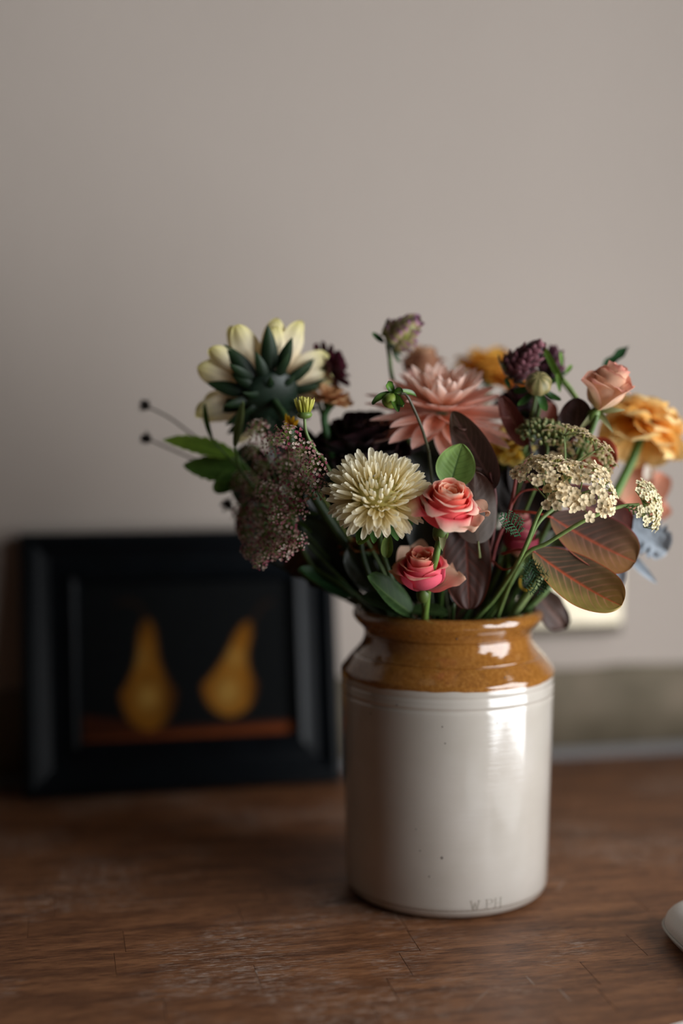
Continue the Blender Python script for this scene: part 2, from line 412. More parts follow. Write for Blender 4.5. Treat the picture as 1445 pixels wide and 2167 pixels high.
def smoothprof(pts, n=5): return [(q.x, q.y) for q in catmull([V((r, z, 0)) for r, z in pts], n)]
def groove(prof, z0, d, wd):
    return [(r-d*math.exp(-((z-z0)/wd)**2), z) for r, z in prof]
body = [(.0962, .013)]
for i in range(1, 150):
    z = .013+(Z_BROWN+.001-.013)*i/150
    body.append((.0962+.0042*(i/150)**.9, z))
body = groove(groove(body, Z_G1, .0011, .0013), Z_G2, .0013, .0015)
body = [(r+.0006*math.exp(-((z-Z_G2-.0028)/.0012)**2), z) for r, z in body]
ztop = Z_BROWN+.001
shoulder = smoothprof([(.1004, ztop), (.1003, ztop+.0035), (.0975, ztop+.0075), (.0915, ztop+.015), (.0855, ztop+.0215), (.0812, ztop+.0275), (.0790, ztop+.034),
                       (.0795, ztop+.0405), (.0825, ztop+.0445), (.0868, ztop+.0490), (.0893, ztop+.0530), (.0893, ztop+.0572), (.0868, ztop+.0605), (.083, ztop+.0615), (.0785, ztop+.0602), (.0748, ztop+.056)], 24)
shoulder = groove(groove(shoulder, Z_L2, .0011, .0005), Z_L1, .0016, .0007)
RIM_Z = ztop+.0615
outer = [(.0, .0022), (.078, .0018), (.084, .0), (.0885, .0008), (.0930, .0042), (.0955, .0085)] + body + shoulder[0:]
jar = thing('stoneware_jar', 'cream stoneware jar with honey brown glazed neck holding the flowers', 'jar', JC)
JM = Matrix.Translation(JC)
part('body', mesh('jar_body', *lathe(outer, 160)[:2], mat=STONEWARE), jar, JM)
inner = smoothprof([(.0748, ztop+.056), (.071, ztop+.045), (.071, ztop+.032), (.078, ztop+.016), (.0925, ztop-.002), (.0925, .03), (.088, .012), (.0, .009)], 8)
part('inner_wall', mesh('jar_inner', *lathe(inner, 96)[:2], mat=INNER), jar, JM)
# stamped letters W P H near the foot
STAMP = plain('stamped_glaze', lin('#aca498'), .2, coat=.3)
def letter(ch, ox, zb, h, wd):
    s = []; e = .18*h
    if ch == 'W': s = [((0, 1), (.27, 0)), ((.27, 0), (.5, .8)), ((.5, .8), (.73, 0)), ((.73, 0), (1, 1)), ((-.1, 1), (.15, 1)), ((.85, 1), (1.1, 1))]
    if ch == 'P': s = [((.2, 0), (.2, 1)), ((.2, 1), (.65, 1)), ((.65, 1), (.88, .88)), ((.88, .88), (.88, .62)), ((.88, .62), (.65, .5)), ((.65, .5), (.2, .5)), ((.02, 0), (.4, 0)), ((.02, 1), (.2, 1))]
    if ch == 'H': s = [((.15, 0), (.15, 1)), ((.85, 0), (.85, 1)), ((.15, .5), (.85, .5)), ((0, 0), (.3, 0)), ((0, 1), (.3, 1)), ((.7, 0), (1, 0)), ((.7, 1), (1, 1))]
    mb = MB()
    for (A, B) in s:
        ax, az = ox+A[0]*wd, zb+A[1]*h; bx, bz = ox+B[0]*wd, zb+B[1]*h
        L = math.hypot(bx-ax, bz-az); nx, nz = -(bz-az)/L*.0004, (bx-ax)/L*.0004
        vs = []
        for i in range(5):
            t = i/4; x = ax+(bx-ax)*t; z = az+(bz-az)*t
            for q in (-1, 1):
                X = x+nx*q; Z = z+nz*q
                rr = .0962+.0042*max(0, (Z-.013)/(Z_BROWN-.012))**.9 if Z > .013 else .0955+(Z-.0085)*.155
                for dr in (-.0008, .0003):
                    vs.append(V(((rr+dr)*math.sin(X/.096), -(rr+dr)*math.cos(X/.096), Z)))
        fs = []
        for i in range(4):
            o = i*4; fs += [(o+1, o+3, o+7, o+5), (o, o+1, o+5, o+4), (o+3, o+2, o+6, o+7)]
        fs += [(0, 2, 3, 1), (17, 19, 18, 16)]
        mb.add(vs, fs, (1, 1, 1))
    return mb
for ch, px in (('W', 997), ('P', 1028), ('H', 1048)):
    g = at(px, 1922, JC.y-.0955)                       # arc position on the jar
    ang = math.asin((g.x-JC.x)/.0965)
    part('stamped_letter', letter(ch, ang*.096, .0112, .0085, .0078).build('letter', STAMP, False), jar, JM)

SPECK = plain('iron_speck_brown', (.035, .02, .012), .25, coat=.3)
for px, py, r0 in ((935, 1815, .0011), (966, 1351, .0011), (868, 1345, .0010), (903, 1341, .0005), (785, 1510, .0008), (936, 1538, .0006), (1068, 1434, .0009), (889, 1800, .0006), (908, 1855, .0007), (880, 1755, .0005), (840, 1492, .0007), (1052, 1530, .0005), (942, 1573, .0006)):
    d = ray(px, py); o = V((0, 0, CZ)); t_ = 1.1; hit = None
    prof_s = body+shoulder
    while t_ < 1.5:
        q = o+d*t_; rr = math.hypot(q.x-JC.x, q.y-JC.y)
        rz = min(prof_s, key=lambda s: abs(s[1]-q.z))[0]
        if rr <= rz and q.z < RIM_Z-.006: hit = q; break
        t_ += .0006
    if hit is None: continue
    n_ = V((hit.x-JC.x, hit.y-JC.y, 0)).normalized(); M_ = frameM(V((JC.x, JC.y, hit.z))+n_*(rz+.00005), V((0, 0, 1)), n_)
    vs, fs, cs = ball(r0, r0*1.05, .00022, V((0, 0, 0)), 5, 10)
    part('iron_speck', mesh('iron_speck', vs, fs, mat=SPECK), jar, M_)

# ================================================================ framed picture
BLK = plain('black_lacquered_wood', (.0025, .0038, .0052), .33, spec=.15, nz=.2, bump=.04)
a0, b0, _ = RL(ground(57, 1700)); a1, b1_, _ = RL(ground(726, 1664))
PB = (b0+b1_)/2
PW = a1-a0+.004; ztop_ = wall_at(52, 1131, .03)[2]
PD = .024
lean = math.asin(min(.35, (PB-PD-.004)/ztop_)); PH = ztop_/math.cos(lean)*.985
print('picture', a0, a1, PB, PW, PH, lean)
pic = thing('framed_picture', 'black framed still life of two yellow pears leaning on the wall', 'picture', R((a0+a1)/2, PB, 0), rotz=TH)
# picture space: x across, y up the picture, z out of its face; hinge at bottom front edge
PM = ROOM @ Matrix.Translation(((a0+a1)/2-.002, -PB, PD*math.sin(lean)+.0012)) @ Matrix.Rotation(PI/2-lean, 4, 'X')
RW = .061
prof = [(0, -PD), (0, -.004), (.003, 0), (.010, .0005), (.016, -.001), (.022, -.006), (.030, -.0085), (.044, -.0075), (.049, -.006), (.053, -.0045), (.057, -.0062), (RW, -.0135), (RW, -.019), (.03, -PD)]
hw = PW/2; SL, SR = 1.13, .90          # left and right rails differ a little in width
def rail(side):
    vs = []; fs = []; n = len(prof)
    for e in (0, 1):
        for (d, z) in prof:
            if side in ('l', 'r'):
                s = -1 if side == 'l' else 1
                dx = d*(SL if s < 0 else SR); vs.append(V((s*(hw-dx), d if e == 0 else PH-d, z)))
            else:
                y = d if side == 'b' else PH-d
                vs.append(V((-(hw-d*SL) if e == 0 else hw-d*SR, y, z)))
    for i in range(n):
        j = (i+1) % n; fs.append((i, j, n+j, n+i))
    fs += [tuple(range(n)), tuple(range(2*n-1, n-1, -1))]
    me = mesh('frame_rail', vs, fs, smooth=False, mat=BLK)
    import bmesh
    bm = bmesh.new(); bm.from_mesh(me); bmesh.ops.recalc_face_normals(bm, faces=bm.faces); bm.to_mesh(me); bm.free(); return me
for s in 'lrbt': part('frame_rail', rail(s), pic, PM)
# the painting, coloured on a fine grid as it is painted
NX, NY = 150, 110; x0, x1, y0, y1 = -hw+RW*SL-.006, hw-RW*SR+.006, RW-.006, PH-RW+.006
L0, R0, T0, B0 = 176, 628, 1222, 1560
def paint(px, py):
    def sst(a, b, x):
        t = max(0, min(1, (x-a)/(b-a))); return t*t*(3-2*t)
    col = (.0035, .0042, .0045)
    # shelf
    top = 1497+(px-178)*.075 if px < 330 else 1524+(626-px)*.012
    top = min(1496+(px-178)*.17, 1528+(px-400)*(-.02)) if px < 400 else 1528-(px-400)*.012
    bot = 1566-(px-178)*.034
    shelf = sst(top-7, top+7, py)*(1-sst(bot-4, bot+4, py))
    edge_ = sst(bot-26, bot-14, py)
    sc = mix(lin('#3a1a0a'), lin('#6e3414'), edge_*.9+.15*noise.noise(V((px*.05, py*.1, 0))))
    col = mix(col, sc, shelf)
    def pear(cx, cy, lean_, h, rw, base, hi, shx):
        nonlocal col
        # cy = middle of the fat part, neck goes up by h
        t = (cy-py)/h                        # 0 at belly, 1 at neck tip
        x = px-(cx+lean_*max(0, t)**1.3)
        if t < -.55: return
        if t >= 0: hwid = rw*(1-t)**.62*(1-.42*math.sin(PI*min(1, t)))*1.0 if t < 1 else 0
        else: hwid = rw*math.sqrt(max(0, 1-(t/.52)**2))
        if hwid <= 1: return
        e = sst(-7, 7, hwid-abs(x))
        nx_ = x/rw
        shade = 1-sst(shx, 1.0, nx_)*.93
        shade *= 1-.25*sst(.55, 1, t)
        shade *= 1-.35*sst(-.1, -.5, t) if False else 1
        c = mix(lin('#1b0d03'), base, shade)
        c = mix(c, lin('#6a3a0c'), .35*sst(.45, .95, abs(nx_)))
        for (hx, hy, hr, s) in hi:
            d = math.hypot((px-hx)/hr, (py-hy)/(hr*1.2)); c = mix(c, lin('#a98440'), s*math.exp(-d*d*1.6))
        col = mix(col, c, e)
    pear(320, 1455, 0, 150, 56, lin('#7a4c10'), [(318, 1466, 26, .75), (302, 1385, 26, .35)], .15)
    pear(487, 1445, 42, 128, 56, lin('#875412'), [(482, 1462, 30, .8), (498, 1392, 22, .6)], .55)
    # stems, thin and dark
    for (pts) in ([(316, 1330), (318, 1300), (306, 1278), (285, 1268), (262, 1272)], [(533, 1335), (545, 1305), (560, 1285), (580, 1276)]):
        for A, B in zip(pts, pts[1:]):
            L = math.hypot(B[0]-A[0], B[1]-A[1]); t = max(0, min(1, ((px-A[0])*(B[0]-A[0])+(py-A[1])*(B[1]-A[1]))/L/L))
            d = math.hypot(px-A[0]-(B[0]-A[0])*t, py-A[1]-(B[1]-A[1])*t)
            col = mix(col, lin('#2b1a0c'), .7*math.exp(-(d/3.5)**2))
    return col
vs = []; cs = []; fs = []
for j in range(NY+1):
    for i in range(NX+1):
        u = i/NX; v = j/NY; vs.append(V((x0+(x1-x0)*u, y0+(y1-y0)*v, -.0165))); cs.append(paint(L0+(R0-L0)*u, B0+(T0-B0)*v))
for j in range(NY):
    for i in range(NX): k = j*(NX+1)+i; fs.append((k, k+1, k+NX+2, k+NX+1))
PAINT = plant('oil_paint', .7, 0, .08, .12, 60, bump=.3)
part('painting', mesh('painting', vs, fs, cs, True, PAINT), pic, PM, label='oil painting of two yellow pears on an orange shelf')
vs, fs = box(-hw+.02, hw-.02, .02, PH-.02, -PD+.001, -.018)
part('backing_board', mesh('backing_board', vs, fs, smooth=False), pic, PM, mat=DARKWOOD)

# ================================================================ brass socket plate
BRASS = plain('aged_brass', (.50, .44, .33), .42, metal=.8, nz=.08, bump=.05)
wa, _, wz0 = wall_at(1318, 1322, .018); wz1 = wz0+.088
sock = thing('wall_socket', 'brass double socket plate on the wall behind the jar', 'socket', R(wa-.0735, .001, (wz0+wz1)/2), rotz=TH)
vs, fs = box(wa-.147, wa, -.020, -.0005, wz0, wz1, .0035)
part('faceplate', mesh('faceplate', vs, fs, smooth=False), sock, ROOM, mat=BRASS)
SHADOWM = plain('under_plate_shadow', (.07, .055, .035), .5, metal=.5)  # dark strip in place of the shadow below the faceplate
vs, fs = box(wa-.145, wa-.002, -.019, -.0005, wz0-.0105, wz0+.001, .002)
part('shadow_strip', mesh('shadow_strip', vs, fs, smooth=False), sock, ROOM, mat=SHADOWM, label='dark strip standing in for the shadow under the plate')
for cx in (wa-.108, wa-.039):
    vs, fs = box(cx-.0075, cx+.0075, -.0235, -.0195, wz1-.030, wz1-.012, .001)
    part('switch', mesh('switch', vs, fs, smooth=False), sock, ROOM, mat=BRASS)
    for (dx, dz, sx, sz) in ((0, .046, .0035, .0022), (-.011, .028, .0035, .0022), (.011, .028, .0035, .0022)):
        vs, fs = box(cx+dx-sx, cx+dx+sx, -.0206, -.0200, wz0+dz-sz, wz0+dz+sz, .0001)
        part('pin_hole', mesh('pin_hole', vs, fs, smooth=False), sock, ROOM, mat=BLK)
for x in (wa-.1335, wa-.0135):
    vs, fs, cs = lathe([(0, .0), (.0035, 0), (.003, .0009), (0, .0013)], 16)
    part('screw', mesh('screw', vs, fs), sock, ROOM @ Matrix.Translation((x, -.0198, (wz0+wz1)/2)) @ Matrix.Rotation(PI/2, 4, 'X'), mat=BRASS)

# ================================================================ white case and plate at the right edge
WHITE = plain('white_leatherette', (.56, .535, .51), .42, nz=.02, bump=.12, bscale=500)
SEAM = plain('grey_piping', (.34, .325, .30), .5)
ga, gb, _ = RL(ground(1399, 1968))
CA, CB, CW, CL = ga-.008+.075, gb+.085, .075, .10      # centre and half sizes
def clam(z0, zc, z1, inset_top, nseg=72, rings=7, top=True):
    """rounded-rectangle pad from the seam to its domed face"""
    vs = []; fs = []
    for i in range(rings+1):
        t = i/rings*PI/2; ins = inset_top*(1-math.cos(t)); z = zc+(z1-zc)*math.sin(t)
        for k in range(nseg):
            a = 2*PI*k/nseg; n_ = 4.2
            ca, sa = math.cos(a), math.sin(a); q = (abs(ca)**n_+abs(sa)**n_)**(-1/n_)
            vs.append(V(((CW-ins)*q*ca, (CL-ins)*q*sa, z)))
    for i in range(rings):
        for k in range(nseg): fs.append((i*nseg+k, i*nseg+(k+1) % nseg, (i+1)*nseg+(k+1) % nseg, (i+1)*nseg+k))
    fs.append(tuple(rings*nseg+k for k in range(nseg))); return vs, fs
case = thing('spectacle_case', 'white soft padded case with piped seam at the right picture edge', 'case', R(CA, CB, 0), rotz=TH)
CM = ROOM @ Matrix.Translation((CA, -CB, 0))
vs, fs = clam(0, .009, .0285, .020); part('lid', mesh('lid', vs, fs, mat=WHITE), case, CM)
vs, fs = clam(0, .008, .0003, .008); part('base', mesh('base', vs, fs, mat=WHITE), case, CM)
ring = []
for k in range(97):
    a = 2*PI*k/96; ca, sa = math.cos(a), math.sin(a); q = (abs(ca)**4.2+abs(sa)**4.2)**(-1/4.2)
    ring.append(V(((CW+.0005)*q*ca, (CL+.0005)*q*sa, .0085)))
mb = MB().add(*tube(ring, .0016, spline=False)); part('piping', mb.build('piping', SEAM), case, CM)
PORC = plain('white_porcelain', (.8, .78, .75), .15)
pc = ground(1420, 2172, .0135); pr = .095
PC = V((pc.x, pc.y, 0))+V((.56, -.83, 0)).normalized()*pr
plate = thing('plate', 'white china plate cut off by the bottom right corner', 'plate', PC)
prf = [(0, .004), (.05, .004), (.062, .006), (pr-.004, .0125), (pr-.001, .0135), (pr, .0125), (pr-.003, .0105), (.06, .0015), (.055, .0), (.045, 0), (.043, .0012), (0, .0012)]
part('dish', mesh('dish', *lathe(smoothprof(prf, 3), 96)[:2], mat=PORC), plate, Matrix.Translation(PC))
# ================================================================ flower building
P = at
PXM = 1/F        # metres per pixel at one metre
def G(h, k=1.0):
    c = lin(h)
    if c[1] > c[0]*1.05 and c[1] > c[2]*1.2: c = (c[0]*1.12, c[1], c[2]*.78)     # greens a touch warmer
    return tuple(x*k for x in c)

def petal(L, W, a=.6, b=.4, cup=.25, curl=.4, curl2=0.0, nu=8, nv=4, colf=None, fold=0.0, ruffle=0.0, seed=0, serr=0.0, ns_=10,
          align=False, name='petal', mat=None, bump=0.0, lobe=0.0, nl=5, thick=0.0, basew=0.0, twist=0.0):
    """a strip along +y, upper face +z; a and b shape the base and the tip, cup lifts the sides, curl lifts the tip"""
    us = [1-(1-i/nu)**1.5 for i in range(nu+1)] if nu < 20 else [i/nu for i in range(nu+1)]
    um = a/(a+b); nrm = um**a*(1-um)**b
    sp = [(0, 0)]; angs = [0]
    prev = 0; y = z = 0
    for u in us[1:]:
        m_ = (u+prev)/2; an = curl*m_+curl2*m_*m_; y += math.cos(an)*L*(u-prev); z += math.sin(an)*L*(u-prev)
        sp.append((y, z)); angs.append(curl*u+curl2*u*u); prev = u
    rot = -math.atan2(sp[-1][1], sp[-1][0]) if align else 0
    vs = []; cs = []; fs = []
    for i, u in enumerate(us):
        w_ = W/2*max(basew*(1-u)**.5, (max(1e-4, u)**a*max(0, 1-u)**b)/nrm)
        if serr: w_ *= 1+serr*((u*ns_) % 1.0)*(.4+.6*min(1, (1-u)*3))
        if lobe: w_ *= 1-lobe*(.5+.5*math.cos(u*nl*2*PI))*min(1, (1-u)*2.5)
        w_ = max(w_, W*.012)
        for j in range(nv+1):
            v = -1+2*j/nv; x = v*w_
            zo = cup*v*v*w_ + fold*abs(v)*w_
            if ruffle: zo += ruffle*W*(abs(v)**2*.8+.2*u)*noise.noise(V((u*3.1+seed*7.7, v*2.3, seed*3.3)))*(u**.7)
            if bump:
                e = abs(v); s = (u-.20*e-.10*e*e)*ns_; zo += bump*W*(math.cos(2*PI*s)*.5*(1-e)*min(1, e*6)*math.sin(PI*u))-bump*W*.8*math.exp(-(v/.07)**2)
            yy, zz = sp[i]; an = angs[i]
            px_, py_, pz_ = x, yy-math.sin(an)*zo, zz+math.cos(an)*zo
            if twist: ct, st = math.cos(twist*u), math.sin(twist*u); px_, pz_ = px_*ct-(pz_-zz)*st, zz+px_*st+(pz_-zz)*ct
            if rot: cr, sr = math.cos(rot), math.sin(rot); py_, pz_ = py_*cr-pz_*sr, py_*sr+pz_*cr
            vs.append(V((px_, py_, pz_))); cs.append(colf(u, v) if colf else (1, 1, 1))
    for i in range(nu):
        for j in range(nv): k = i*(nv+1)+j; fs.append((k, k+1, k+nv+2, k+nv+1))
    return mesh(name, vs, fs, cs, True, mat or M_PETAL)

def grad(c0, c1, c2, t1=.5, edge=None, ew=.0, streak=.0):
    def f(u, v):
        c = mix(c0, c1, u/t1) if u < t1 else mix(c1, c2, (u-t1)/(1-t1))
        if edge and ew: c = mix(c, edge, max(0, abs(v)-1+ew)/ew)
        if streak: s = 1+streak*math.cos(v*9); c = tuple(x*s for x in c)
        return c
    return f

def ringed(root, c, axis, layers, rnd, name='petal', spin0=0.0, clip=None):
    """rings of petals round an axis; every petal its own object sharing one of a few meshes"""
    axis = V(axis).normalized(); e1 = axis.orthogonal().normalized(); e2 = axis.cross(e1); k_ = 0
    for ly in layers:
        n = ly['n']; el0 = ly['el']; off = ly.get('off', rnd.uniform(0, 6.28))+spin0
        for i in range(n):
            ph = off+2*PI*i/n+rnd.uniform(-1, 1)*ly.get('jp', .08)
            el = math.radians(el0+rnd.uniform(-1, 1)*ly.get('je', 5))
            rad = e1*math.cos(ph)+e2*math.sin(ph)
            if clip and not clip(rad, el): continue
            d = rad*math.cos(el)+axis*math.sin(el); nr = axis*math.cos(el)-rad*math.sin(el)
            roll = rnd.uniform(-1, 1)*ly.get('jr', .15); side = d.cross(nr); nr = nr*math.cos(roll)+side*math.sin(roll)
            S = ly.get('s', 1)*rnd.uniform(1-ly.get('js', .08), 1+ly.get('js', .08))
            M = frameM(c+rad*ly.get('r0', 0)+axis*ly.get('z0', 0), d, nr) @ Matrix.Diagonal((S*ly.get('sx', 1), S, S, 1))
            ms = ly['m']; part(ly.get('name', name), ms[rnd.randrange(len(ms))], root, M)

def stem_pts(head, mids=(), neck=None, rnd=random, foot_z=None):
    """from a flower down through the neck of the jar to the jar's inside"""
    h = V(head); d = V((h.x-JC.x, h.y-JC.y, 0))
    if neck is None:
        nk = d.normalized()*min(.052, d.length*.5) if d.length > .001 else V((0, 0, 0))
        nk = V((JC.x+nk.x+rnd.uniform(-.008, .008), JC.y+nk.y+rnd.uniform(-.008, .008), .243))
    else: nk = V((JC.x+neck[0], JC.y+neck[1], .243))
    ft = V((JC.x-(nk.x-JC.x)*.55, JC.y-(nk.y-JC.y)*.55, foot_z or .05+rnd.uniform(0, .03)))
    return [h]+[V(m) for m in mids]+[nk, nk.lerp(ft, .5), ft]
def stem(root, head, mids=(), r=.002, col='#4f6b35', col2=None, neck=None, rnd=random, name='stem', r2=None, label=None):
    pts = stem_pts(head, mids, neck, rnd)
    mb = MB().add(*tube(pts, r, r2 or r*1.25, 9, 7, G(col), G(col2 or col), wob=.03))
    return part(name, mb.build(name, M_STEM), root, label=label)
def twig(root, pts, r, r1=None, col='#4f6b35', col2=None, name='branch', seg=7, mat=None):
    mb = MB().add(*tube(pts, r, r1, seg, 6, G(col), G(col2 or col))); return part(name, mb.build(name, mat or M_STEM), root)

def veined(body, tip, rim, vein, nv_=9, wv=.05, rimw=.06, lower=None, mid=None, tp=.7):
    body, tip, rim, vein = G(body), G(tip), G(rim), G(vein); lo_ = G(lower) if lower else None; mid = G(mid) if mid else vein
    def f(u, v):
        c = mix(body, tip, max(0, (u-(1-tp))/tp)**1.5)
        if lo_: c = mix(c, lo_, max(0, min(1, (v*.9+.1+.5*(u-.5)))))
        e = abs(v); s = ((u-.20*e-.10*e*e)*nv_+(.15 if v > 0 else 0))
        d = abs(s-round(s))/nv_
        vi = math.exp(-(d/.0068)**2)*(1-.75*e)*min(1, (1-u)*6)*min(1, u*8)
        c = mix(c, vein, vi*.75)
        c = mix(c, mid, math.exp(-(v/(wv*(1.5-u)))**2))
        c = mix(c, rim, max(0, (e-1+rimw)/rimw)*.9)
        return c
    return f
def leaf(root, base, tip, wpx, face=(0, -1, .3), colf=None, a=.65, b=.5, cup=.2, curl=.35, curl2=0.0, fold=.15, ruffle=.12, seed=1, hi=False,
         petiole=None, pcol='#7a3a2c', pr=.0009, mat=None, serr=0, ns_=9, lobe=0, nl=5, name='leaf', label=None, bump=.0, basew=.02, twist=0.0):
    base, tip = V(base), V(tip); L = (tip-base).length*(1+.05*abs(curl)); Yd = (base.y+tip.y)/2
    W = wpx*Yd*PXM
    nu, nv = (150, 48) if hi else (24, 10)
    me = petal(L, W, a, b, cup, curl, curl2, nu, nv, colf, fold, ruffle, seed, serr, ns_, True, name, mat or M_LEAF, bump or (.006 if hi else 0), lobe, nl, basew=basew, twist=twist)
    o = part(name, me, root, frameM(base, tip-base, face), label=label)
    if petiole:
        d = (base-tip).normalized()
        pts = [base+(tip-base)*.03]+[V(q) for q in petiole]
        twig(root, pts, pr*.8, pr*1.4, pcol, name='petiole')
    return o
GREENDK = lambda: veined('#1d3a1e', '#294a26', '#33552c', '#3d5e36', 8)
# ================================================================ cream aster
rn = random.Random(11)
AC = P(800, 1045, 1.205)
t = thing('cream_aster', 'big pale cream aster with hundreds of thin petals left of the open pink rose', 'flower', AC)
fl = []
for q in range(7):
    k = q/6
    fl.append(petal(.021, .0044+.0006*(q % 3), .35, .33, .75, .55+.35*k, -.2, 8, 4, grad(G('#fbe8a0'), G('#fff2cc'), G('#fffae6'), .35), name='floret', seed=q, ruffle=.1, basew=.5))
ax = V((.02, -.66, .75)).normalized(); e1 = V((1, 0, 0)); e1 = (e1-ax*e1.dot(ax)).normalized(); e2 = ax.cross(e1)
N = 290
for i in range(N):
    f = (i+.5)/N; th = math.radians(6+112*f**.62); ph = i*2.39996+rn.uniform(-.15, .15)
    rad = e1*math.cos(ph)+e2*math.sin(ph)
    d = ax*math.cos(th)+rad*math.sin(th)
    b = AC + (rad*math.sin(th)*.022+ax*(math.cos(th)*.013))
    d2 = (d+V((rn.uniform(-.16, .16), rn.uniform(-.16, .16), rn.uniform(-.16, .16)))).normalized()
    S = (.60+.58*min(1, f*1.5))*rn.uniform(.85, 1.12)
    if f > .86: d2 = (d2+V((0, 0, -.35))).normalized()
    nr = ax-d2*ax.dot(d2)
    part('floret', fl[rn.randrange(7)], t, frameM(b, d2, nr) @ Matrix.Diagonal((S*1.05, S, S, 1)))
part('receptacle', MB().add(*ball(.024, .024, .018, AC-ax*.004, col=G('#b8ac62'))).build('receptacle', M_STEM), t)
sep = [petal(.022, .0075, .5, .6, .3, -.4, 0, 8, 4, grad(G('#274a22'), G('#31582b'), G('#3f6a35'), .5), name='bract', mat=M_LEAF)]
ringed(t, AC-ax*.012, ax, [dict(n=11, el=-25, m=sep, r0=.012, je=12, s=1.15), dict(n=7, el=-50, m=sep, r0=.008, je=14)], rn, 'bract')
stem(t, AC-ax*.012, [P(812, 1180, 1.25)], .0026, '#35512a', neck=(-.03, -.045), rnd=rn)
leaf(t, P(823, 1128, 1.215), P(818, 1180, 1.222), 26, (-.2, -1, .2), veined('#5d7a3c', '#6b8a48', '#7a9855', '#86a060', 6), name='leaf', cup=.5)
leaf(t, P(790, 1125, 1.21), P(756, 1150, 1.215), 22, (-.2, -1, .4), veined('#55742f', '#6d8a3e', '#7a9855', '#86a060', 5), cup=.6)

# ================================================================ roses
def rose(root, base, axis, Rr, H, cb, cm, ci, cr, n=24, seed=1, flare=.5, openv=1.0, spin=0.0, closed=0.0, top_drop=.25, rimt=.80, rs=.62):
    r_ = random.Random(seed); axis = V(axis).normalized(); M = frameM(base, axis.orthogonal(), axis)
    M = M @ Matrix.Rotation(spin, 4, 'Z')
    cb, cm, ci, cr = G(cb), G(cm), G(ci), G(cr)
    for k in range(n):
        f = k/(n-1); ph = k*2.39996+r_.uniform(-.2, .2)
        rad = Rr*(.07+.80*f**.85)*(1-closed*.25); span = 1.75-.55*f
        fo = max(0, (f-.38)/.62); Hk = H*(.80+.20*math.sin(PI*min(1, f*1.15+.0)))*(1-top_drop*fo*fo)*r_.uniform(.96, 1.03)
        vs = []; cs = []; fs = []; NU, NV = 14, 16
        for i in range(NU+1):
            t_ = 1-(1-i/NU)**1.35
            for j in range(NV+1):
                v = -1+2*j/NV
                tt = t_*(1-(.20+.1*fo)*abs(v)**2.6)
                bel = math.sin(min(1, tt/.62)*PI/2)**.8
                r = rad*(.16+.84*bel)
                r += -closed*.30*rad*max(0, tt-.55)/.45 if f < .75 else -closed*.15*rad*max(0, tt-.55)/.45
                s = max(0, (tt-rs)/(1-rs))
                wav = noise.noise(V((v*1.9+k*3.7, k*1.3, seed)))
                wav2 = noise.noise(V((v*5+k*2.7, k*5.3, seed+4)))
                z = Hk*(.03+.97*tt)
                fl_ = flare*fo*openv*(1+.7*wav)
                r += Rr*(.62 if rs < .7 else .42)*fl_*s**1.7
                z -= H*(.50 if rs < .7 else .30)*fl_*s**2.4
                r += Rr*(.05*wav+.035*wav2*s)*s*(.5+f); z += H*(.05*wav+.03*wav2)*s
                r *= 1+.07*v*(1 if k % 2 else -1)
                a = ph+v*span*(1-.15*s*fo)
                vs.append(V((r*math.cos(a), r*math.sin(a), z)))
                c = mix(cb, cm, tt/.5)
                c = mix(c, ci, (1-f)**1.6*.9*min(1, tt*1.6))
                c = mix(c, cr, max(0, min(1, (tt-(rimt+.06*wav))/(.13)))*.92)
                cs.append(c)
        for i in range(NU):
            for j in range(NV): q = i*(NV+1)+j; fs.append((q, q+1, q+NV+2, q+NV+1))
        part('petal', mesh('petal', vs, fs, cs, True, M_PETAL), root, M)
    return M
def rose_base(root, base, axis, size=1.0, col='#4a6230', seed=0, cols=None):
    axis = V(axis).normalized(); M = frameM(base-axis*.006*size, axis.orthogonal(), axis)
    mb = MB().add(*ball(.0062*size, .0062*size, .0085*size, V((0, 0, 0)), col=G(col))); part('hip', mb.build('hip', M_STEM), root, M)
RP = petal(.03, .030, .42, .33, .35, .55, -1.6, 14, 10, grad(G('#c7545b'), G('#df9c86'), G('#efc7a8'), .55), ruffle=.30, seed=3)
RP2 = petal(.03, .030, .42, .30, .45, .3, -1.1, 14, 10, grad(G('#b9586a'), G('#dba089'), G('#f0ccb0'), .5), ruffle=.42, seed=8)
RSEP = petal(.026, .0055, .35, .9, .25, -.3, -.5, 8, 4, grad(G('#4b6333'), G('#7a8060'), G('#8a8a66'), .5), name='sepal', mat=M_LEAF)

rn = random.Random(5)
b = P(936, 1112, 1.197); axr = V((.17, -.46, .87)).normalized()
t = thing('rose', 'open coral pink rose with cream petal edges in front of the bouquet', 'flower', b)
rose(t, b, axr, .0262, .0400, '#b04a62', '#f05a66', '#fbb070', '#fde2c8', n=26, seed=4, flare=.95, spin=.6, top_drop=.24, rimt=.86, rs=.80)
rose_base(t, b, axr, 1.15)
part('petal', RP2, t, frameM(b+V((.004, -.006, .004)), P(1008, 1118, 1.175)-b, (-.1, -.45, .9)) @ Matrix.Diagonal((1.05, .95, 1, 1)))
part('petal', RP, t, frameM(b+V((.008, 0, .008)), P(1030, 1085, 1.20)-b, (-.5, -.4, .8)) @ Matrix.Diagonal((.8, 1.1, 1, 1)))
part('sepal', RSEP, t, frameM(b, P(938, 1185, 1.187)-b, (0, -1, 0)) @ Matrix.Diagonal((1.3, .85, 1, 1)))
part('sepal', RSEP, t, frameM(b, P(888, 1058, 1.183)-b, (-1, -.3, 0)) @ Matrix.Diagonal((.7, 1.15, 1, 1)))
part('sepal', RSEP, t, frameM(b, P(1015, 1105, 1.21)-b, (0, 0, -1)) @ Matrix.Diagonal((.7, 1.0, 1, 1)))
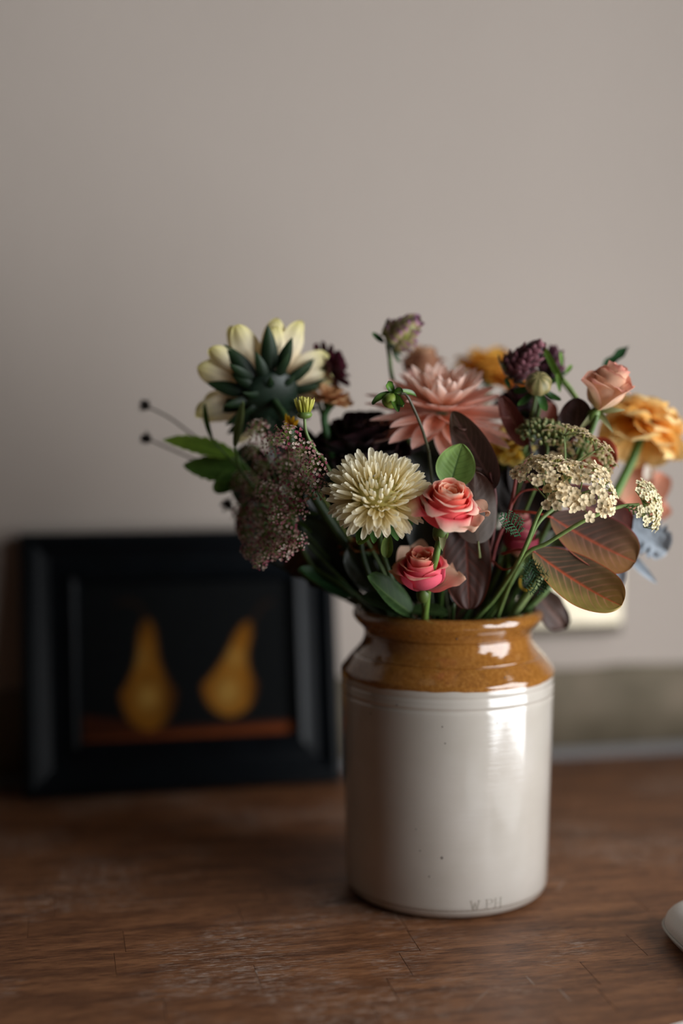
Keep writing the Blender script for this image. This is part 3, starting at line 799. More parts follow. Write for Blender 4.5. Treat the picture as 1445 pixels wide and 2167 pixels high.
stem(t, b-axr*.008, [P(922, 1180, 1.202), P(905, 1250, 1.225)], .0029, '#5f7f40', '#46652f', neck=(-.024, -.052), rnd=rn, label='thick bright green rose stem')

b = P(895, 1246, 1.225); axr = V((-.06, -.46, .88)).normalized()
t = thing('rose', 'coral pink rose low over the jar rim behind a thick green stem', 'flower', b)
rose(t, b, axr, .0235, .0390, '#d05c7c', '#ec667c', '#ea9a54', '#f4c8a4', rimt=.88, rs=.80, n=20, seed=9, flare=.55, spin=2.2, top_drop=.12, closed=.15)
rose_base(t, b, axr)
part('petal', RP, t, frameM(b, P(982, 1188, 1.235)-b, (-.55, -.7, .5)) @ Matrix.Diagonal((1.4, 1.25, 1, 1)))
part('petal', RP, t, frameM(b, P(822, 1180, 1.225)-b, (.55, -.7, .5)) @ Matrix.Diagonal((1.0, 1.12, 1, 1)))
part('petal', RP2, t, frameM(b+V((0, .01, 0)), P(868, 1155, 1.25)-b, (0, -1, .2)) @ Matrix.Diagonal((1.1, 1.3, 1, 1)))
part('sepal', RSEP, t, frameM(b, P(958, 1240, 1.215)-b, (0, 0, -1)))
stem(t, b-axr*.008, [], .0027, '#35512a', neck=(-.02, -.045), rnd=rn)

b = P(1098, 1180, 1.285); axr = V((.0, -.15, 1)).normalized()
t = thing('rose', 'half hidden crimson rose bud behind the yarrow stems', 'flower', b)
rose(t, b, axr, .0205, .042, '#c8ab7e', '#b8445a', '#c24a55', '#d9938a', n=14, seed=14, flare=.25, closed=.4)
rose_base(t, b, axr); stem(t, b-axr*.008, [], .0024, '#5c7b3d', neck=(.02, -.02), rnd=rn)

b = P(1262, 868, 1.27); axr = V((.42, -.15, .9)).normalized()
t = thing('rose', 'tall peach rose bud at the right above the yarrow', 'flower', b)
rose(t, b, axr, .0200, .0470, '#ecd8b8', '#eec2a4', '#f0bc98', '#e39a8a', n=16, seed=23, flare=.50, closed=.05, top_drop=.10, rimt=.84)
rose_base(t, b, axr, 1.0, '#54703a')
RPK = petal(.03, .030, .42, .34, .75, .25, -.9, 14, 10, grad(G('#e8d4a8'), G('#f4dcbc'), G('#e8a492'), .6, G('#f0b8a0'), .3), ruffle=.15, seed=5, name='petal')
for (q, sx_, n_) in (((1332, 812), 1.05, (-.5, -.5, .5)), ((1242, 800), .9, (.6, -.4, .3)), ((1300, 790), 1.0, (0, 1, .2))):
    d = P(*q, 1.258)-b; part('petal', RPK, t, frameM(b, d, n_) @ Matrix.Diagonal((sx_, d.length/.029, 1, 1)))
for q in ((1232, 905), (1282, 892), (1305, 868)):
    part('sepal', RSEP, t, frameM(b, P(*q, 1.262)-b, (0, -1, 0)))
stem(t, b-axr*.006, [P(1243, 930, 1.27)], .0024, '#4a683a', neck=(.045, -.005), rnd=rn)

b = P(893, 815, 1.42); axr = V((0, -.1, 1)).normalized()
t = thing('rose', 'blurred dusty peach rose standing behind the big peach dahlia', 'flower', b)
rose(t, b, axr, .0225, .040, '#a87858', '#c08a6c', '#c08a6c', '#c99c78', n=12, seed=31, flare=.4, top_drop=.0)
rose_base(t, b, axr); stem(t, b-axr*.006, [], .0024, '#4a683a', neck=(0, .02), rnd=rn)

# pale flower far right, blurred
b = P(1330, 1110, 1.40)
t = thing('lily', 'blurred salmon lily with three wide petals behind the small right yarrow', 'flower', b)
LP = petal(.06, .030, .6, .45, .35, .6, -.9, 14, 8, grad(G('#f0d2ac'), G('#e8ae94'), G('#cf8468'), .6), seed=2, ruffle=.1)
for (q, w_, n_) in (((1362, 985, 1.40), 1.0, (-.3, -1, .2)), ((1405, 1010, 1.42), 1.0, (-.2, -1, .4)), ((1412, 1075, 1.41), .9, (0, -.8, .6)), ((1310, 1050, 1.42), 1.0, (.4, -1, .3)), ((1345, 1050, 1.38), 1.0, (0, -1, 0))):
    d = P(*q)-b; part('petal', LP, t, frameM(b, d, n_) @ Matrix.Diagonal((w_, d.length/.057, 1, 1)))
part('petal', petal(.035, .012, .5, .5, .4, .3, 0, 10, 4, grad(G('#e9e0d0'), G('#f2ece0'), G('#c9cc60'), .6)), t, frameM(P(1365, 1020, 1.39), P(1382, 968, 1.40)-P(1365, 1020, 1.39), (0, -1, 0)))
stem(t, b, [], .0026, '#6b8a48', neck=(.05, .01), rnd=rn)

# ================================================================ dahlias and other ringed flowers
rn = random.Random(21)
DC = P(935, 868, 1.315); dax = V((.06, -.34, .93)).normalized()
t = thing('peach_dahlia', 'large pointed peach dahlia above the cream aster', 'flower', DC)
def dp(L, W, curl, fold, cols, n=3, cup=.2, nm='petal', mat=None, a=.55, b=.74, ruf=.08, curl2=0.0, mt=None):
    return [petal(L, W*(1+.08*q), a, b, cup, curl, curl2, 10, 6, cols, fold, ruf, q+.5, name=nm, mat=mt) for q in range(n)]
cP = grad(G('#fcc890'), G('#fdceb4'), G('#fee0d2'), .5, G('#ffeee4'), .3, .04)
cPo = grad(G('#fabb92'), G('#fac0aa'), G('#fac8bc'), .5, G('#fcdcd2'), .25, .05)
big = dp(.062, .0185, .2, .22, cPo); midp = dp(.048, .0165, .42, .35, cP); sm = dp(.034, .0135, .75, .45, cP); inner_ = dp(.024, .010, 1.2, .6, cP)
ringed(t, DC, dax, [
    dict(n=15, el=-16, m=big, r0=.005, z0=-.008, s=1.08, je=6), dict(n=15, el=0, m=big, r0=.005, z0=-.003, s=1.05, je=7),
    dict(n=14, el=18, m=big, r0=.005, z0=.001, s=.84, je=5), dict(n=13, el=34, m=midp, r0=.005, z0=.003, s=.92, je=5),
    dict(n=11, el=50, m=sm, r0=.004, z0=.005, s=1.0), dict(n=8, el=64, m=inner_, r0=.003, z0=.006, s=1.0), dict(n=5, el=78, m=inner_, r0=.001, z0=.006, s=.8), dict(n=9, el=44, m=midp, r0=.004, z0=.004, s=.8, je=9)], rn)
part('calyx', MB().add(*ball(.012, .012, .010, DC-dax*.012, col=G('#3c5a2c'))).build('calyx', M_STEM), t)
stem(t, DC-dax*.018, [P(940, 1000, 1.31)], .003, '#33502a', neck=(-.01, -.02), rnd=rn)

def ball_head(name, label, c, axis, R0, col0, col1, col2, n_rings=5, npet=9, pw=.016, pl=.024, seed=1, stem_kw=None, velvet=True, spread=0, mids=()):
    r_ = random.Random(seed); t = thing(name, label, 'flower', c)
    cf = grad(G(col0), G(col1), G(col2), .6); ms = dp(pl, pw, .7, .1, cf, 3, .5, a=.5, b=.33, mt=M_VELVET if velvet else M_PETAL)
    ls_ = []
    for k in range(n_rings):
        f = k/(n_rings-1); ls_.append(dict(n=npet-int(f*3), el=-18+spread+f*88, m=ms, r0=R0*.25*(1-f*.5), z0=R0*.18*f, s=(R0/pl)*(1-.35*f)*.9, je=7))
    ringed(t, c, axis, ls_, r_)
    ax_ = V(axis).normalized()
    part('calyx', MB().add(*ball(R0*.3, R0*.3, R0*.28, c-ax_*R0*.25, col=G('#2c4a26'))).build('calyx', M_STEM), t)
    stem(t, c-ax_*R0*.4, mids, .0024, '#35552c', rnd=r_, **(stem_kw or {}))
    return t
ball_head('burgundy_dahlia', 'dark burgundy dahlia facing right beside the pale sunflower', P(690, 783, 1.36), (.85, .1, .45), .026, '#2a0512', '#4a0a22', '#5c0f2c', seed=2, npet=9, stem_kw=dict(neck=(-.03, .01)), mids=(P(680, 870, 1.36),))
ball_head('burgundy_dahlia', 'wide near black dahlia half hidden behind the cream aster', P(772, 958, 1.335), (-.15, -.35, .9), .047, '#12020a', '#25040f', '#300714', seed=3, npet=13, n_rings=6, pw=.017, pl=.026, stem_kw=dict(neck=(-.02, -.01)))
ball_head('burgundy_dahlia', 'near black dahlia deep in the bouquet under the tan round bud', P(1110, 870, 1.36), (.1, -.3, .9), .030, '#12020a', '#2a0512', '#3a0818', seed=5, npet=11, stem_kw=dict(neck=(.02, .01)))

# peach zinnia behind the aster bud
def zinnia(label, c, axis, R0, cols, seed, stem_kw, mids, n=(12, 10, 8), els=(2, 22, 45), name='zinnia', pw=.017, scol='#4a7038', sr=.003, back=True):
    r_ = random.Random(seed); t = thing(name, label, 'flower', c); ax_ = V(axis).normalized()
    ms = dp(.03, pw, .15, .05, grad(G(cols[0]), G(cols[1]), G(cols[2]), .5, streak=.04), 4, .25, a=.45, b=.30, ruf=.35)
    s = R0/.03
    ringed(t, c, ax_, [dict(n=n[i], el=els[i], m=ms, r0=.003, z0=.002*i, s=s*(1-.18*i), je=9, jr=.3) for i in range(len(n))], r_)
    part('calyx', MB().add(*ball(R0*.28, R0*.28, R0*.25, c-ax_*R0*.14, col=G('#3a5a2c'))).build('calyx', M_STEM), t)
    part('flower_centre', MB().add(*ball(R0*.2, R0*.2, R0*.15, c+ax_*R0*.15, col=G('#7a4a1a'))).build('flower_centre', M_STEM), t)
    stem(t, c-ax_*R0*.3, mids, sr, scol, rnd=r_, **stem_kw); return t
zinnia('small peach zinnia seen from the side behind the green aster bud', P(697, 848, 1.33), (.1, -.1, 1), .0215, ('#b9774a', '#d9a272', '#e6b98a'), 4, dict(neck=(-.035, .0)), [P(686, 888, 1.325), P(700, 955, 1.32), P(725, 1050, 1.31)], els=(-6, 10, 32), scol='#35643a', sr=.0034)
zinnia('blurred yellow orange flower behind the peach dahlia', P(1035, 790, 1.50), (.05, -.25, .95), .038, ('#c97a1c', '#e8a438', '#f2c058'), 6, dict(neck=(.0, .04)), [], n=(14, 12, 9), els=(5, 28, 50), pw=.014, name='orange_zinnia')
zinnia('blurred orange flower between the peach dahlia and the dark red buds', P(1090, 822, 1.43), (.2, -.3, .9), .027, ('#c06a14', '#e09434', '#f0aa40'), 8, dict(neck=(.02, .03)), [], name='orange_zinnia')
zinnia('yellow flower deep inside the bouquet beside the dark veined leaf', P(1078, 945, 1.33), (.0, -.6, .7), .022, ('#c9941c', '#e2bd4c', '#ecd47e'), 9, dict(neck=(.01, .0)), [], name='yellow_zinnia')
t = zinnia('large apricot dahlia with green stem at the right edge', P(1362, 893, 1.37), (.22, .25, .92), .047, ('#f4aa3c', '#ffcc6c', '#ffe0a0'), 12, dict(neck=(.055, .005)), [P(1352, 935, 1.365), P(1322, 1005, 1.36), P(1250, 1130, 1.35)], n=(11, 10, 9, 7), els=(-48, -18, 8, 30), pw=.027, name='apricot_dahlia', scol='#4f7a35', sr=.0042)
# a dim orange flower seen from below under the aster
zinnia('dim orange flower seen from below under the cream aster', P(770, 1160, 1.30), (-.1, -.05, 1), .022, ('#6a3a1a', '#8a5228', '#9a6034'), 13, dict(neck=(-.045, -.02)), [], n=(10, 8, 6), els=(-4, 8, 20))

# ================================================================ pale sunflower from behind
rn = random.Random(17)
SC = P(572, 838, 1.315); sax = V((-.30, .72, .48)).normalized()
t = thing('sunflower', 'pale cream sunflower seen from behind with dark green bracts', 'flower', SC)
SPm = [petal(.049, .0210+.002*q, .5, .50, .40, .15, .35, 14, 8, grad(G('#e4c498'), G('#f8eccc'), G('#e6dc90'), .6, None, 0, .10), .0, .22, q+2) for q in range(4)]
ringed(t, SC+sax*.010, sax, [dict(n=13, el=2, m=SPm, r0=.019, je=9, s=1.02, jp=.12, jr=.25), dict(n=9, el=16, m=SPm, r0=.020, z0=.006, je=8, s=.92, jr=.3)], rn)
SB = [petal(.036, .0125, .45, .85, .3, .25, .3+.2*q, 10, 6, grad(G('#0e1a12'), G('#182c1e'), G('#284228'), .5, None, 0, .08), .1, .15, q, name='bract', mat=M_LEAF) for q in range(3)]
ringed(t, SC, sax, [dict(n=14, el=4, m=SB, r0=.024, je=18, s=1.08, jr=.6, jp=.2, js=.2), dict(n=11, el=-14, m=SB, r0=.018, z0=-.003, je=10, s=.85, jr=.3), dict(n=7, el=-28, m=SB, r0=.010, z0=-.006, je=10, s=.65)], rn, 'bract')
part('receptacle', MB().add(*xf(ball(.028, .028, .011, col=G('#13251d')), frameM(SC, sax.orthogonal(), sax))).build('receptacle', M_STEM), t)
part('seed_disc', MB().add(*xf(ball(.026, .026, .010, col=G('#2c1a10')), frameM(SC+sax*.009, sax.orthogonal(), sax))).build('seed_disc', M_STEM), t)
stem(t, SC-sax*.008, [P(612, 905, 1.275), P(640, 1010, 1.28)], .0042, '#2a4426', neck=(-.04, -.01), rnd=rn)
# ================================================================ umbels
rn = random.Random(31)
def umbellet(seed, n=54, L=.0145):
    r_ = random.Random(seed); mb = MB()
    gr = [G('#74864f'), G('#8c9a62')]; pk = [G('#d8b0a4'), G('#c08488'), G('#a84a64'), G('#ecd8ca'), G('#b87880'), G('#dcc0ae')]
    for i in range(n):
        f = (i+.5)/n; th = math.radians(84*f**.6); ph = i*2.39996+r_.uniform(-.2, .2)
        d = V((math.sin(th)*math.cos(ph), math.sin(th)*math.sin(ph), math.cos(th))); l = L*r_.uniform(.8, 1.08)*(1.05-.1*f); e = d*l
        o = d.orthogonal().normalized(); q = d.cross(o)
        ring = [o*.00017, q*.00017, -(o+q)*.00014]
        mb.add([x for x in ring]+[e+x for x in ring], [(0, 1, 4, 3), (1, 2, 5, 4), (2, 0, 3, 5)], gr[i % 2])
        c = pk[r_.randrange(6)]; up = (d+V((0, 0, .3))).normalized(); o = up.orthogonal().normalized(); q = up.cross(o); s0 = r_.uniform(0, 6)
        vs = []; fs = []; cs = []
        for k in range(5):
            a = s0+k*1.2566; dr = o*math.cos(a)+q*math.sin(a); sd = up.cross(dr); S = .00158*r_.uniform(.8, 1.25)
            b = len(vs); vs += [e, e+dr*S*.55+sd*S*.42+up*S*.15, e+dr*S+up*S*r_.uniform(-.1, .5), e+dr*S*.55-sd*S*.42+up*S*.15]
            fs += [(b, b+1, b+2, b+3)]; cs += [tuple(x*.75 for x in c), c, c, c]
        mb.add(vs, fs, cs)
        mb.add([e+o*.0004, e+q*.0004, e-o*.0004, e-q*.0004, e+up*.0007], [(0, 1, 4), (1, 2, 4), (2, 3, 4), (3, 0, 4)], mix(c, G('#6a2038'), .5))
    return mb.build('umbellet', M_PETAL, False)
UM = [umbellet(k) for k in range(5)]
node = P(612, 1085, 1.285)
t = thing('wild_carrot_umbel', 'dusty pink wild carrot umbel of many lacy clusters at the left', 'flower', node)
spots = [(543, 905, 1.30, 30), (575, 935, 1.27, 28), (607, 918, 1.235, 34), (640, 950, 1.24, 30), (664, 982, 1.225, 32), (668, 1030, 1.225, 30),
         (600, 985, 1.28, 34), (556, 985, 1.32, 30), (530, 1030, 1.34, 32), (622, 1030, 1.25, 38), (585, 1050, 1.28, 36), (545, 1085, 1.31, 36), (508, 1080, 1.34, 32),
         (628, 1078, 1.245, 26), (600, 1110, 1.26, 34), (560, 1130, 1.28, 36), (520, 1125, 1.31, 32), (595, 1150, 1.26, 34), (628, 1145, 1.245, 24), (557, 1165, 1.27, 30),
         (596, 1165, 1.25, 28), (525, 1165, 1.285, 24), (548, 1190, 1.265, 20), (505, 1015, 1.36, 26), (640, 1000, 1.27, 30), (560, 1035, 1.27, 28), (585, 1085, 1.25, 26), (535, 950, 1.33, 28), (620, 960, 1.29, 28)]
for i, (px, py, Yd, rp) in enumerate(spots):
    Yd = 1.212+(Yd-1.225)*.85
    c = P(px, py, Yd); d = (c-node); out = (d.normalized()*.55+V((-.12, -.75, .25))).normalized()
    L = rp*Yd*PXM; b0_ = c-out*L*.55; S = L/.0145*1.03
    part('umbellet', UM[i % 5], t, frameM(b0_, out.orthogonal(), out) @ Matrix.Diagonal((S, S, S, 1)))
    mid_ = node.lerp(b0_, .55)+V((0, .004, -.004)); twig(t, [node, mid_, b0_], .0007, .0005, '#4f6334', '#66774a', 'ray', 5)
for i in range(9):
    a = i*.7; d = V((math.cos(a), -.5, math.sin(a))).normalized()
    leaf(t, node, node+d*.03, 7, (0, -1, 0), veined('#3b5a2a', '#456630', '#456630', '#456630', 3), name='bract')
stem(t, node, [P(655, 1190, 1.30), P(735, 1250, 1.30)], .0022, '#3c5528', neck=(-.055, -.01), rnd=rn)

# ================================================================ yarrow
def yfloret(seed, c0='#fce8c0'):
    r_ = random.Random(seed); mb = MB(); base = G(c0)
    for k in range(5):
        a = k*1.2566+r_.uniform(-.12, .12); L = .0033*r_.uniform(.9, 1.1); wd = .0029*r_.uniform(.9, 1.1); tilt = r_.uniform(-.15, .3)
        vs = []; cs = []; d = V((math.cos(a), math.sin(a), 0)); s = V((-d.y, d.x, 0))
        for (u, w_) in ((.12, .3), (.4, .8), (.72, 1.0), (.95, .72), (1.04, .25)):
            for v in (-1, 0, 1):
                vs.append(d*L*u*(1-.05*abs(v))+s*wd/2*w_*v+V((0, 0, tilt*L*u*u+.0002*abs(v)-.0003*(1-abs(v))*u)))
                cs.append(mix(tuple(x*.72 for x in base), base, u*1.6))
        fs = []
        for i in range(4):
            for j in range(2): q = i*3+j; fs.append((q, q+1, q+4, q+3))
        mb.add(vs, fs, cs)
    for i in range(9):
        a = i*2.4; rr = .00022*math.sqrt(i)*1.5; c = V((rr*math.cos(a), rr*math.sin(a), .0003)); h = .0009
        vs = [c+V((.0002, 0, 0)), c+V((-.0001, .0002, 0)), c+V((-.0001, -.0002, 0)), c+V((0, 0, h))]
        mb.add(vs, [(0, 1, 3), (1, 2, 3), (2, 0, 3)], G('#b8a888') if i % 3 else G('#7c6452'))
    mb.add(*[x for x in ball(.0011, .0011, .0014, V((0, 0, -.0012)), 4, 6, G('#a8b078'))])
    return mb.build('floret', M_PETAL)
YF = [yfloret(k) for k in range(5)]; YF2 = [yfloret(k+9, '#fff4cc') for k in range(4)]
def yarrow(t, node, c, axis, R0, n, seed, ms=YF, squash=1.0, dome=.45, size=1.35, up=V((0, 0, 1)), gap=0.0):
    """one flat-topped cluster: florets on a shallow dome, pedicels gathering at the node"""
    r_ = random.Random(seed); ax_ = V(axis).normalized(); e1 = V(up)-ax_*V(up).dot(ax_); e1.normalize(); e2 = ax_.cross(e1)
    subs = []
    ns_ = max(3, n//8)
    for k in range(ns_):
        rr = math.sqrt((k+.5)/ns_)*R0*.8; a = k*2.39996+seed; h = -dome*(rr/R0)**2*R0
        subs.append(c+e1*rr*math.cos(a)*squash+e2*rr*math.sin(a)+ax_*(h-.010))
    mb = MB()
    for s in subs: mb.add(*tube([node, node.lerp(s, .5)+ax_*.001, s], .0008, .0006, 5, 4, G('#6d8a5a'), G('#86a070')))
    for i in range(n):
        rr = math.sqrt((i+.5)/n)*R0; a = i*2.39996+r_.uniform(-.2, .2)
        if gap and r_.random() < gap: continue
        rad = e1*math.cos(a)*squash+e2*math.sin(a); h = -dome*(rr/R0)**2*R0+r_.uniform(-.0012, .0012)
        p = c+rad*rr+ax_*h+V((r_.uniform(-1, 1), r_.uniform(-1, 1), r_.uniform(-1, 1)))*.001
        nr = (ax_+rad*dome*1.7*rr/R0+V((r_.uniform(-.3, .3), r_.uniform(-.3, .3), r_.uniform(-.3, .3)))).normalized()
        S = size*r_.uniform(.88, 1.15)
        part('floret', ms[r_.randrange(len(ms))], t, frameM(p, nr.orthogonal(), nr) @ Matrix.Rotation(r_.uniform(0, 6), 4, 'Z') @ Matrix.Diagonal((S, S, S, 1)))
        s = min(subs, key=lambda q: (q-p).length); mb.add(*tube([s, s.lerp(p, .5)+nr*.0005, p-nr*.001], .00045, .0005, 4, 3, G('#7a9666'), G('#93a87a')))
    part('pedicels', mb.build('pedicels', M_STEM), t)
def feathery(t, pts, wd, n=16, seed=0, col='#2f5a38'):
    ps = catmull([V(p) for p in pts], 5); r_ = random.Random(seed); mb = MB().add(*tube(pts, .0006, .0003, 5, 5, G(col), G(col)))
    cl = G(col)
    for i in range(n):
        u = (i+1)/(n+1); k = u*(len(ps)-1); p = ps[int(k)].lerp(ps[min(len(ps)-1, int(k)+1)], k % 1); tg = (ps[min(len(ps)-1, int(k)+1)]-ps[max(0, int(k)-1)]).normalized()
        sd = tg.cross(V((0, -1, 0))).normalized()*(1 if i % 2 else -1); L = wd*math.sin(PI*(.15+.8*u))*r_.uniform(.8, 1.2)
        d = (sd+tg*.7+V((0, r_.uniform(-.5, .3), 0))).normalized(); e = p+d*L
        mb.add(*tube([p, p.lerp(e, .5)+tg*L*.1, e], .0007, .0003, 4, 3, cl, cl))
        for f in (.4, .65, .9):
            q = p.lerp(e, f)
            for s in (-1, 1):
                x = (d*.6+tg.cross(V((0, -1, 0)))*s*0+tg*s*.8).normalized(); mb.add(*tube([q, q+x*L*.30], .0006, .0003, 4, 1, cl, cl, spline=False))
    return part('feathery_leaf', mb.build('feathery_leaf', M_LEAF), t)
n1 = P(1158, 1058, 1.205)
t = thing('yarrow', 'cream yarrow head nearest the rose with its underside stalks showing', 'flower', n1)
yarrow(t, n1, P(1152, 972, 1.198), (-.12, -.30, .95), .0285, 54, 1, dome=.38)
yarrow(t, P(1170, 1055, 1.20), P(1192, 1042, 1.18), (.1, -.85, .5), .0155, 16, 2, dome=.5, size=1.5)
twig(t, [n1, P(1172, 1062, 1.203), P(1178, 1052, 1.195)], .0008, .0007, '#6d8a5a')
stem(t, n1, [P(1138, 1090, 1.207), P(1103, 1175, 1.222), P(1050, 1262, 1.262)], .0017, '#6f8f5c', '#5d7a45', neck=(.008, -.048), rnd=rn)
feathery(t, [P(1101, 1135, 1.215), P(1085, 1110, 1.2), P(1058, 1088, 1.19)], .010, 16, 1, '#35644a')
n2 = P(1180, 1070, 1.235)
t = thing('yarrow', 'wide cream yarrow head arching to the right above the veined leaves', 'flower', n2)
yarrow(t, P(1195, 1000, 1.245), P(1240, 928, 1.255), (.50, .42, .76), .036, 52, 3, dome=.42)
yarrow(t, P(1225, 1045, 1.215), P(1262, 1022, 1.185), (.35, -.80, .45), .0275, 34, 4, dome=.5, gap=.1, size=1.6)
yarrow(t, P(1268, 1060, 1.19), P(1284, 1072, 1.18), (.2, -.8, -.2), .006, 5, 14, dome=.5)
twig(t, [n2, P(1190, 1030, 1.24), P(1195, 1000, 1.245)], .0013, .001, '#6d8a5a'); twig(t, [n2, P(1205, 1055, 1.225), P(1225, 1045, 1.215)], .0013, .001, '#6d8a5a')
stem(t, n2, [P(1140, 1105, 1.225), P(1110, 1165, 1.232), P(1060, 1270, 1.268)], .0017, '#6f8f5c', '#5d7a45', neck=(.022, -.046), rnd=rn)
feathery(t, [P(1160, 1058, 1.22), P(1175, 1056, 1.22), P(1188, 1062, 1.215)], .006, 8, 4, '#35644a')
n4 = P(1352, 1068, 1.215)
t = thing('yarrow', 'small pale yellow yarrow head on a long stem at the far right', 'flower', n4)
yarrow(t, n4+V((.004, 0, 0)), P(1395, 1065, 1.215), (.80, -.55, .22), .0205, 64, 5, YF2, dome=.55, squash=1.15, size=.95)
stem(t, n4, [P(1310, 1073, 1.212), P(1240, 1100, 1.21), P(1160, 1148, 1.22), P(1100, 1190, 1.235)], .0016, '#7f9c68', '#5d7a45', neck=(.034, -.04), rnd=rn)
feathery(t, [P(1322, 1073, 1.21), P(1345, 1080, 1.212), P(1368, 1080, 1.215)], .004, 10, 2, '#5d8248')
feathery(t, [P(1118, 1180, 1.225), P(1130, 1215, 1.222), P(1143, 1258, 1.22)], .012, 18, 3, '#23482e')
# green yarrow in bud
n5 = P(1150, 925, 1.27)
t = thing('yarrow', 'unopened grey green yarrow buds behind the cream yarrow heads', 'flower', n5)
mb = MB(); r_ = random.Random(3)
c5 = P(1147, 895, 1.265); ax_ = V((-.1, -.4, .9)).normalized(); e1 = V((1, 0, 0)); e2 = ax_.cross(e1)
bud = MB().add(*ball(.0021, .0021, .0032, V((0, 0, 0)), 6, 8, colf=lambda th, ph: mix(G('#c9bf86'), G('#5f7648'), th/1.2))).build('bud', M_STEM)
for i in range(54):
    rr = math.sqrt((i+.5)/54)*.0225; a = i*2.39996; p = c5+(e1*math.cos(a)+e2*math.sin(a))*rr-ax_*(.5*rr*rr/.022)+ax_*r_.uniform(-.0015, .0015)
    nr = (ax_+(e1*math.cos(a)+e2*math.sin(a))*rr/.022*.8).normalized(); part('bud', bud, t, frameM(p, nr.orthogonal(), nr))
    mb.add(*tube([n5, n5.lerp(p, .6)+ax_*.001, p], .0005, .0005, 4, 3, G('#5f7648'), G('#5f7648')))
part('pedicels', mb.build('pedicels', M_STEM), t); stem(t, n5, [P(1145, 1000, 1.27)], .0016, '#55703e', neck=(.02, -.02), rnd=rn)

# ================================================================ buds
def round_bud(label, c, axis, R0, cola, colb, seed, mids, neck, flat=.8, ribs=8, sl=.02, name='dahlia_bud', sr=.0018, scol='#4d6b38'):
    ax_ = V(axis).normalized(); t = thing(name, label, 'flower bud', c); M = frameM(c, ax_.orthogonal(), ax_)
    rf = lambda th, ph: 1+.045*abs(math.cos(ribs*ph/2))*math.sin(th)-.09*math.exp(-(th/.25)**2)
    cf = lambda th, ph: mix(G(cola), G(colb), .15+.75*abs(math.cos(ribs*ph/2))**3)
    part('bud', MB().add(*ball(R0, R0, R0*flat, colf=cf, rf=rf, nu=18, nv=48)).build('bud', M_STEM), t, M)
    r_ = random.Random(seed); ms = [petal(sl, sl*.42, .5, .5, .3, -.3, .9, 8, 4, grad(G('#20401f'), G('#2f5a2c'), G('#46753a'), .5), name='sepal', mat=M_LEAFD)]
    ringed(t, c-ax_*R0*flat*.8, ax_, [dict(n=6, el=-28, m=ms, r0=R0*.35, je=14, jr=.3, js=.2)], r_, 'sepal')
    stem(t, c-ax_*R0*.75, mids, sr, scol, neck=neck, rnd=r_); return t
round_bud('round tan green ribbed bud under the dark red dahlia buds', P(1139, 812, 1.27), (-.05, -.75, .65), .0116, '#6d6a3c', '#ab9a6a', 1, [P(1142, 860, 1.29)], (.03, 0), .82)

def scale_bud(label, c, axis, R0, Ln, cols, seed, mids, neck, rings=7, npet=10, name='dahlia_bud', spc='#2c4a26', pw=.0105, pl=.0135, sepals=True):
    ax_ = V(axis).normalized(); t = thing(name, label, 'flower bud', c); r_ = random.Random(seed)
    ms = dp(pl, pw, .75, .25, grad(G(cols[0]), G(cols[1]), G(cols[2]), .6), 3, .5, a=.5, b=.62, mt=M_VELVET, curl2=-.5)
    part('bud', MB().add(*xf(ball(R0*.72, R0*.72, Ln*.45, col=G(cols[0])), frameM(c+ax_*Ln*.1, ax_.orthogonal(), ax_))).build('bud', M_STEM), t)
    ls_ = []
    for k in range(rings):
        f = k/(rings-1); w_ = math.sqrt(max(.12, 1-(1.15*f-.35)**2)); ls_.append(dict(n=max(5, int(npet*(1-.35*f))), el=52+34*f, m=ms, r0=R0*w_*.80, z0=-Ln*.45+Ln*.72*f, s=1.0, je=8, jr=.25))
    ringed(t, c, ax_, ls_, r_)
    if sepals:
        sp_ = [petal(.016, .008, .5, .45, .3, -.2, .7, 8, 4, grad(G('#14291a'), G('#1f3f24'), G('#2f5a30'), .5), name='sepal', mat=M_LEAFD)]
        ringed(t, c-ax_*Ln*.5, ax_, [dict(n=7, el=8, m=sp_, r0=R0*.25, je=28, jr=.3, s=1.15)], r_, 'sepal')
    stem(t, c-ax_*Ln*.5, mids, .0019, '#53703c', neck=neck, rnd=r_); return t
scale_bud('dark plum dahlia bud with overlapping scales, left of its smaller neighbour', P(1108, 764, 1.30), (.66, -.25, .70), .0138, .042, ('#1e060a', '#4e1822', '#a8707a'), 2, [P(1135, 830, 1.31)], (.03, .02))
scale_bud('small dark plum dahlia bud behind a thin green leaf blade', P(1166, 775, 1.34), (.1, .0, .95), .0125, .026, ('#1c0710', '#34101e', '#5c2a3a'), 3, [P(1190, 810, 1.335), P(1228, 870, 1.325), P(1225, 960, 1.32)], (.04, .01), rings=5, npet=8)
scale_bud('purple and yellow green dahlia bud on the tallest bare stem', P(848, 706, 1.33), (.75, -.25, .55), .0165, .032, ('#8a8a44', '#b0a070', '#9a5a90'), 4, [P(824, 755, 1.335), P(830, 800, 1.335), P(855, 880, 1.33)], (-.01, -.01), rings=5, npet=7, pw=.013, pl=.014)
